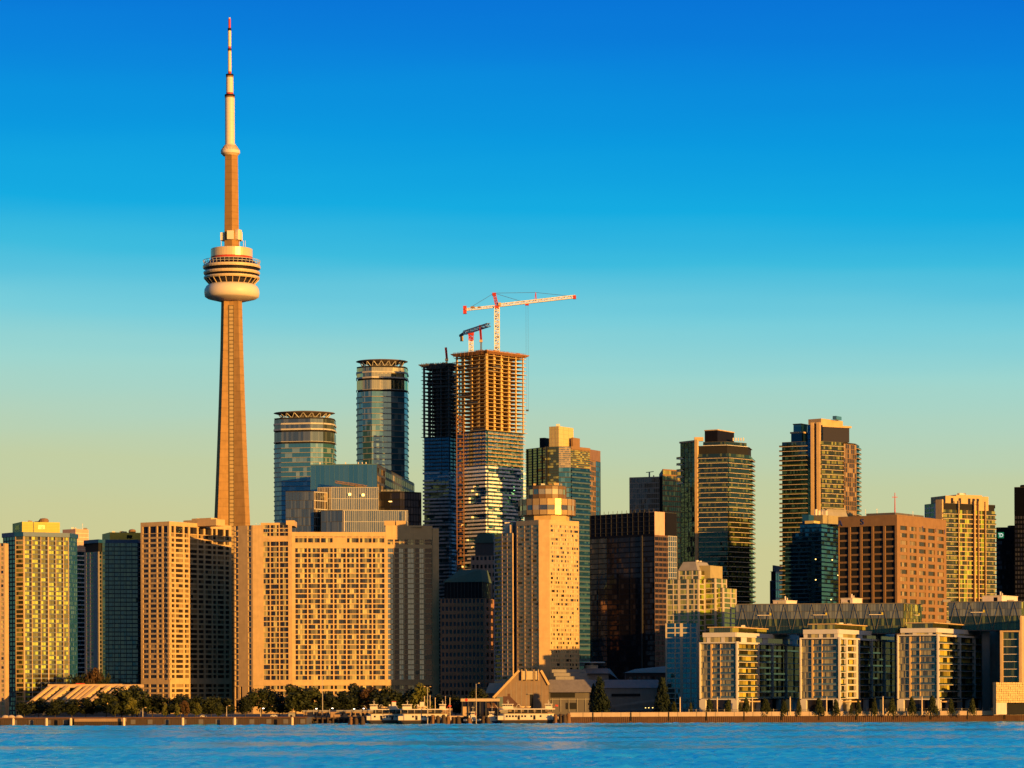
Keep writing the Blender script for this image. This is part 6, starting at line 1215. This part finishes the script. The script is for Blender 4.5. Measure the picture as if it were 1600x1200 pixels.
for px, y, w, lab in ((1053, 1094, 12, 'left of the first pier block, farthest left'), (1079, 1094, 9, 'just left of the white wall of the first pier block'), (1109, 1092, 16, 'before the shopfront of the first pier block'), (1137, 1091, 17, 'before the corner of the first pier block'), (1156, 1097, 8, 'thin one at the lit corner of the first pier block'), (1166, 1090, 17, 'before the lit side of the first pier block'), (1196, 1089, 20, 'tallest one before the shaded side of the first pier block'), (1225, 1092, 15, 'right before the middle pier block begins'), (1248, 1092, 12, 'at the left corner of the middle pier block'),
        (1280, 1090, 18, 'before the shopfront of the middle pier block'), (1306, 1090, 15, 'before the corner of the middle pier block'), (1330, 1096, 9, 'thin one at the lit side of the middle pier block'), (1341, 1092, 11, 'before the shaded side of the middle pier block'), (1366, 1088, 13, 'right of the middle pier block'), (1394, 1091, 16, 'left of the right pier block'), (1425, 1088, 14, 'before the shopfront of the right pier block'), (1457, 1088, 20, 'before the corner of the right pier block'), (1486, 1090, 14, 'before the shaded side of the right pier block'), (1519, 1090, 14, 'nearest to the golden screen wall')):
    tree(px, y+random.uniform(1, 5), w*random.uniform(.75, 1.0), 'prom', 1814, 'young promenade tree '+lab, GC)
for px, y, w, k, lab in ((118, 1058, 22, 'dark', 'dark roof garden tree at the left'), (137, 1056, 24, 'dark', 'dark roof garden tree in the middle'), (148, 1048, 26, 'rust', 'brown roof garden tree before the dark teal tower'), (164, 1051, 24, 'dark', 'dark roof garden tree at the right')):
    tree(px, y, w*1.1, k, 1966, lab+' above the terraced building', 'roof garden trees')

# ------------------------------------------------------------------ harbour buildings and boats
def terminal():
    D = 1850; X = lambda q: wx(q, D, 1100); t = Thing('terminal_shed', 'long low pale terminal shed behind the ferry dock', 'building', (X(480), D)); Z = lambda y: wz(y, D, 540)
    m = t.m('wall', stone('terminal_wall', (.30, .20, .12))); m.box(X(474), X(590), D, D+12, GZ, Z(1112)); t.m('roof', GREY).box(X(473), X(591), D-.6, D+12.4, Z(1112)+.02, Z(1109.5))
    for k in range(14): t.win(Seg((X(474), D), (X(590), D)), 6+k*3.1, 8.3+k*3.1, GZ+.5, Z(1114), .1, G_DARK, name='doorway')
    t.done()
    D = 1838; t = Thing('quay_hut', 'small grey box hut at the end of the left quay wall', 'hut', (X(457), 1784)); D = 1784; t.m('wall', GREY).box(wx(450, D), wx(460, D), D, D+4, GZ, wz(1113, D)); t.m('roof', DGREY).box(wx(449, D), wx(461, D), D-.4, D+4.4, wz(1113, D)+.02, wz(1112, D)); t.m('door', BLACK).box(wx(453, D), wx(456, D), D-.1, D-.03, GZ, wz(1116, D)); t.done()
    D = 1842; t = Thing('ticket_house', 'flat roofed ticket house with a pale roof edge and red emblem behind the workboats', 'building', (wx(745, D), D)); Z = lambda y: wz(y, D, 745); X = lambda q: wx(q, D, 1100)
    t.m('roof_edge', stone('pale_fascia', (.42, .32, .22))).box(X(720), X(781), D-2, D+12, Z(1096), Z(1091.5)); t.m('left_wall', BEIGE2).box(X(720.5), X(733), D-.5, D+10, GZ, Z(1104)); t.m('glazing', G_DARK).box(X(733)+.05, X(780), D, D+10, GZ, Z(1096)-.03); t.m('glazing', G_DARK).box(X(721), X(733), D, D+9, Z(1104)+.02, Z(1096)-.03)
    for k in range(7): t.m('post', MULL, 'post%d' % k).box(X(722+k*9.2), X(722+k*9.2)+.5, D-1.6, D-1.1, GZ, Z(1096)-.02)
    q = MB(); q.tube((X(729), D-2.2, Z(1093.6)), (X(729), D-2.02, Z(1093.6)), .9, .9, 12); q.build('round_emblem', REDPAINT, t.e)
    for k in range(12): x = X(722+k*4.8); q = t.m('roof_plants', L_MID); q.face([(x-.8, D-1, Z(1091.4)), (x+.8, D-1.2, Z(1091.4)), (x+.4, D-1, Z(1089.6)), (x-.5, D-.8, Z(1089.9))])
    t.done()
    D = 1846; t = Thing('gabled_hut', 'brown shingle roofed hut in front of the sloping podium wall', 'building', (wx(790, D), D)); Z = lambda y: wz(y, D, 790); X = lambda q: wx(q, D, 1100)
    t.m('wall', GREY).box(X(783), X(808), D, D+14, GZ, Z(1104)); r = t.m('shingle_roof', BRICKR); r.prism([(X(761), D-6), (X(781), D-6), (X(781), D+2), (X(761), D+2)], Z(1106), Z(1090), top=[(X(760.5), D-2), (X(762.5), D-2), (X(762.5), D+2), (X(760.5), D+2)]); r.prism([(X(782), D-1), (X(813), D-1), (X(813), D+15), (X(782), D+15)], Z(1104)+.02, Z(1088), top=[(X(786), D+4), (X(797), D+4), (X(797), D+10), (X(786), D+10)])
    t.m('chimney', BRICKR, 'ch').box(X(793), X(797), D+5, D+8, Z(1090), Z(1084)); t.m('gable', stone('teal_grey', (.10, .14, .14))).box(X(777), X(786), D-1.5, D+1, Z(1104), Z(1089)); t.done()
terminal()

def ferry(px0, px1, D, label, full=True, funnel=True, seed=0, hx=None):
    """double-ended harbour ferry seen from the side: black hull, white lower deck house, open upper deck, roof, wheelhouses"""
    x0, x1 = wx(px0, D, 1115), wx(px1, D, 1115); Lh = x1-x0; t = Thing('ferry', label, 'ferry', (x0+Lh/2, D, 0)); rg = random.Random(seed); w = 5.5
    def plan(a, b, hw, n=5):
        f = []
        for k in range(n+1): u = k/n; f.append((a+(b-a)*(.10*u), -hw*(.25+.75*math.sin(u*math.pi/2))))
        g = [(b-(q[0]-a), q[1]) for q in reversed(f)]; low = f+g
        return [Vector((q[0], D+q[1])) for q in low]+[Vector((q[0], D-q[1])) for q in reversed(low)]
    t.m('hull', BOATD).prism(plan(x0+2, x1-2, w-.6), -.8, 2.1, top=plan(x0, x1, w)); t.m('rub_rail', BRICKR).prism(plan(x0-.2, x1+.2, w+.25), 2.12, 2.6)
    a, b = x0+Lh*.05, x1-Lh*.09; W = t.m('deck_house', BOATW); W.prism(plan(a, b, w-.3), 2.62, 6.4); W.prism(plan(x0+.3, x0+Lh*.14, w-.8), 2.63, 5.2); W.prism(plan(x1-Lh*.15, x1-.3, w-.8), 2.63, 4.6)
    s = Seg((a, D-w+.3), (b, D-w+.3)); n = int((b-a)/1.9)
    for k in range(2, n-2):
        if rg.random() < .82: t.win(s, k*1.9, k*1.9+1.15, 4.3, 5.5, .06, G_SHIP)
    for f in (.33, .62): s.box(t.m('doorway', BLACK), s.W*f, s.W*f+1.4, 2.8, 5.3, 0.02, .09)
    t.m('upper_deck', stone('deck_wood', (.25, .17, .10))).prism(plan(a-.8, b+.8, w), 6.42, 6.75)
    r = t.m('deck_railing', MULL)
    s2 = Seg((a, D-w+.15), (b, D-w+.15))
    for zz in (7.2, 7.7): s2.box(r, .5, s2.W-.5, zz, zz+.1, 0, .1)
    for k in range(int(s2.W/4.2)):
        q = MB(); s2.box(q, .6+k*4.2, .8+k*4.2, 6.77, 9.0, -.2, 0); q.build('deck_post', BOATW, t.e)
    t.m('saloon', stone('dark_saloon', (.03, .024, .02))).prism(plan(a+Lh*.12, b-Lh*.1, w-2.2), 6.76, 9.0)
    for k in range(7): u = .16+.68*k/6; s2.box(t.m('saloon_window', G_BROWN), s2.W*u, s2.W*u+2, 7.6, 8.7, -2.1, -1.9, 0, rg.random())
    t.m('canopy', BOATW, 'can').prism(plan(a-.6, b+.9, w+.1), 9.02, 9.6); 
    def wheelhouse(c, ww):
        q = MB(); q.box(c-ww/2, c+ww/2, D-1.9, D+1.9, 9.62, 11.1); q.box(c-ww/2+.25, c+ww/2-.25, D-1.65, D+1.65, 11.12, 12.1); q.box(c-ww/2-.4, c+ww/2+.4, D-2.2, D+2.2, 12.12, 12.5); o = q.build('wheelhouse', BOATW, t.e); q = MB(); n = 4
        for k in range(n): q.box(c-ww/2+.4+(ww-.8)*k/n, c-ww/2+.2+(ww-.8)*(k+1)/n, D-1.72, D-1.66, 11.2, 12.0, 0, rg.random())
        q.build('window', G_SHIP, o); q = MB(); q.tube((c, D, 12.5), (c, D, 15.3), .13, .06, 6); q.bar((c-.9, D, 14.2), (c+.9, D, 14.2), .12); q.tube((c-.1, D, 13.2), (c+.5, D, 13.2), .35, .3, 8); q.build('mast', BOATW, t.e)
    wheelhouse(a+Lh*.13, Lh*.17)
    if full: wheelhouse(b-Lh*.08, Lh*.11)
    if funnel:
        c = hx if hx else x0+Lh*.66; q = MB(); q.box(c-2, c+2, D-1.5, D+1.5, 9.62, 11.6); q.box(c-1.3, c+1.3, D-1.3, D+1.3, 11.62, 13.9); q.box(c-3.1, c-2.1, D-1.4, D+.5, 9.63, 12.4); q.build('funnel', BOATW, t.e); q = MB(); q.box(c-1.35, c+1.35, D-1.35, D+1.35, 13.92, 14.4); q.build('funnel_cap', RED if seed % 2 else BOATD, t.e)
    for u in (.40, .50):
        c = x0+Lh*u; q = MB(); q.lathe(c, D-2.8, [(.15, 10.0), (.75, 10.25), (.95, 10.75), (.98, 11.05)], 12, sx=1.9); q.build('lifeboat', stone('lifeboat_orange', (.55, .38, .2)), t.e)
    q = MB(); c = a+Lh*.30
    for k in range(5):
        p, g = math.radians(10+k*30), math.radians(40+k*30); q.bar((c-1.5*math.cos(p)*-1, D-2, 9.62+2.6*math.sin(p)), (c-1.5*math.cos(g)*-1, D-2, 9.62+2.6*math.sin(g)), .18)
    q.build('davit', BOATW, t.e)
    q = MB(); q.bar((a-1, D, 9.6), (a-2.6, D, 11.8), .16); q.build('flagstaff', BOATW, t.e)
    q = MB(); q.hexa([(b+1.2, D-.05, 11), (b+2.8, D-.05, 10.7), (b+2.8, D+.05, 10.7), (b+1.2, D+.05, 11), (b+1.2, D-.05, 12), (b+2.7, D-.05, 11.8), (b+2.7, D+.05, 11.8), (b+1.2, D+.05, 12)]); q.bar((b, D, 9.6), (b+1.3, D, 12.2), .14); q.build('flag', REDPAINT, t.e); t.done()
ferry(572, 640, 1800, 'white ferry moored farthest left, partly behind the middle ferry', seed=1, full=False, hx=wx(615, 1800))
ferry(621, 706, 1786, 'white middle ferry with a tall funnel and a red topped mast', seed=2, hx=wx(659, 1786))
ferry(776, 874, 1784, 'long white ferry with two wheelhouses, alone in front of the hotel podium', seed=3, funnel=False)
def workboat(px0, px1, D, label, seed, cab=.5, hullm=None):
    x0, x1 = wx(px0, D, 1115), wx(px1, D, 1115); Lh = x1-x0; t = Thing('workboat', label, 'boat', (x0+Lh/2, D, 0)); pl = lambda a, b, w: [Vector((a, D)), Vector((a+(b-a)*.18, D-w*.8)), Vector((a+(b-a)*.4, D-w)), Vector((b, D-w*.9)), Vector((b, D+w*.9)), Vector((a+(b-a)*.4, D+w)), Vector((a+(b-a)*.18, D+w*.8))]
    t.m('hull', hullm or BOATD).prism(pl(x0+1, x1, 2.1), -.5, 2.0, top=pl(x0, x1, 2.6)); t.m('bulwark', BOATW).prism(pl(x0, x1, 2.65), 2.02, 3.2); c = x0+Lh*cab
    q = MB(); q.box(c-2.2, c+2.4, D-1.7, D+1.7, 3.22, 5.4); q.box(c-1.4, c+1.5, D-1.4, D+1.4, 5.42, 7.4); q.box(c-1.7, c+1.9, D-1.7, D+1.7, 7.42, 7.8); o = q.build('wheelhouse', BOATW, t.e)
    q = MB(); [q.box(c-1.2+k*.9, c-.5+k*.9, D-1.46, D-1.41, 6.2, 7.2, 0, .3) for k in range(3)]; q.build('window', G_SHIP, o); q = MB(); q.tube((c+.4, D, 7.8), (c+.4, D, 11.5), .12, .06, 6); q.bar((c-.6, D, 10.4), (c+1.4, D, 10.4), .12); q.build('mast', BOATW, t.e); q = MB(); q.tube((c+2.2, D, 5.4), (c+2.2, D, 7.2), .4, .35, 8); q.build('funnel', RED if seed % 2 else BOATD, t.e); t.done()
workboat(724, 752, 1782, 'small white workboat with a red funnel below the ticket house', 1)
workboat(757, 777, 1788, 'small blue hulled tug at the bow of the long white ferry', 2, .55, stone('hull_blue', (.03, .05, .12), rough=.5))

# dock piles, fenders, flag poles
PI = [(548, 5.0), (556, 4.4), (566, 5.2), (676, 6), (684, 5.6), (693, 6.2), (700, 5.4), (709, 4.6), (716, 5), (733, 4.2), (755, 5.2), (762, 4.4), (868, 5.8), (876, 6.4), (882, 6), (888, 6.6)]
for k, (px, h) in enumerate(PI):
    D = 1774-(k % 3); x = wx(px, D, 1120); q = MB(); q.tube((x, D, -1), (x+.1, D, h), 1.0, .9, 9); q.tube((x-1.3, D+1, -1), (x-.4, D+.4, h-.6), .8, .7, 8); q.tube((x+1.3, D+1.2, -1), (x+.5, D+.5, h-.9), .8, .7, 8)
    q.tube((x, D, h-1.4), (x, D, h-.9), 1.5, 1.5, 9)
    n_ = ['first', 'second', 'third', 'fourth', 'fifth', 'sixth', 'seventh', 'eighth', 'ninth', 'tenth', 'eleventh', 'twelfth', 'thirteenth', 'fourteenth', 'fifteenth', 'sixteenth', 'seventeenth', 'eighteenth', 'nineteenth', 'twentieth'][k]
    tagged('mooring_pile', PILE if k % 3 else stone('brown_timber', (.17, .09, .045)), 'dark clustered timber pile in the ferry basin, %s from the left' % n_, 'mooring pile', q, 'mooring piles in the ferry basin')
def dock():
    t = Thing('ferry_dock', 'dark timber dock deck on piles behind the moored boats', 'dock', (wx(690, 1826), 1826, 0)); m = t.m('deck', PILE); m.box(wx(484, 1826), wx(884, 1826), 1822, 1837, 3.2, 4.1); 
    for k in range(48): x = wx(486+k*8.3, 1822); m.box(x, x+.9, 1821, 1822, -1, 4.3)
    t.m('gangway', BEIGE2).box(wx(700, 1815), wx(724, 1815), 1806, 1821, 4.3, 5.1); f = t.m('shed', stone('dock_shed', (.30, .19, .11)))
    for a, b, h in ((516, 532, 3.6), (536, 541, 2.4), (686, 706, 5.6), (842, 862, 3)): f.box(wx(a, 1824), wx(b, 1824), 1823, 1829, 4.12, 4.12+h)
    for k in range(14): x = wx(486+k*29, 1823); m.tube((x, 1821.5, 1.2), (x, 1821, 1.2), 1.1, 1.1, 10)
    t.done()
dock()
for px, h, d, wh in ((663, 17, 1800, 'left of the twin armed mast lamp'), (672, 17.5, 1800, 'right of the twin armed mast lamp'), (680, 16, 1801, 'at the stern of the middle ferry'), (696, 17, 1799, 'pale one between the middle ferry and the ticket house'), (703, 16, 1806, 'thin grey one left of the ticket house')):
    x = wx(px, d, 1100); q = MB(); q.tube((x, d, 0), (x, d, h), .3, .2, 8); q.tube((x, d, h), (x, d, h+.5), .35, .2, 8); tagged('flag_pole', stone('pale_post', (.6, .45, .28)), 'slim pole in the ferry dock '+wh, 'pole', q, 'slim poles in the ferry dock')
# parked cars by the grey hall and people sized bollards on the left quay
def car(px, D, label, col):
    x = wx(px, D, 1110); t = Thing('parked_car', label, 'car', (x, D, GZ)); b = t.m('body', col); b.prism([(x-2.1, D-.85), (x+2.1, D-.85), (x+2.1, D+.85), (x-2.1, D+.85)], GZ+.35, GZ+.95); b.prism([(x-1.5, D-.8), (x+1.3, D-.8), (x+1.3, D+.8), (x-1.5, D+.8)], GZ+.96, GZ+1.5, top=[(x-.9, D-.65), (x+.9, D-.65), (x+.9, D+.65), (x-.9, D+.65)])
    g = t.m('side_window', G_SHIP); g.box(x-.8, x+.7, D-.83, D-.76, GZ+1.02, GZ+1.38)
    for sx in (-1.3, 1.3):
        q = MB(); q.tube((x+sx, D-.95, GZ+.34), (x+sx, D-.6, GZ+.34), .34, .34, 12); q.build('wheel', BOATD, t.e)
    t.done()
for px, c, lab in ((1000, WHITE, 'white car parked left of three before the grey hall'), (1016, RED, 'red car parked in the middle before the grey hall'), (1040, DGREY, 'dark car parked near the dark right conifer'), (428, WHITE, 'white car parked under the tree left of the quay hut'), (318, WHITE, 'white car parked behind the saplings on the left quay')):
    car(px, 1818, lab, c)
for px, w in ((8, 'at the left edge'), (17, 'second from the left edge'), (29, 'third from the left edge')):
    q = MB(); x = wx(px, 1786); q.lathe(x, 1786, [(1.7, GZ), (1.5, GZ+1.0), (.9, GZ+1.8), (.2, GZ+2.1)], 10, sx=1.6); tagged('covered_boat', stone('pale_tarpaulin', (.42, .32, .22)), 'small boat under a pale tarpaulin on the quay, '+w, 'boat', q, 'covered boats on the left quay')
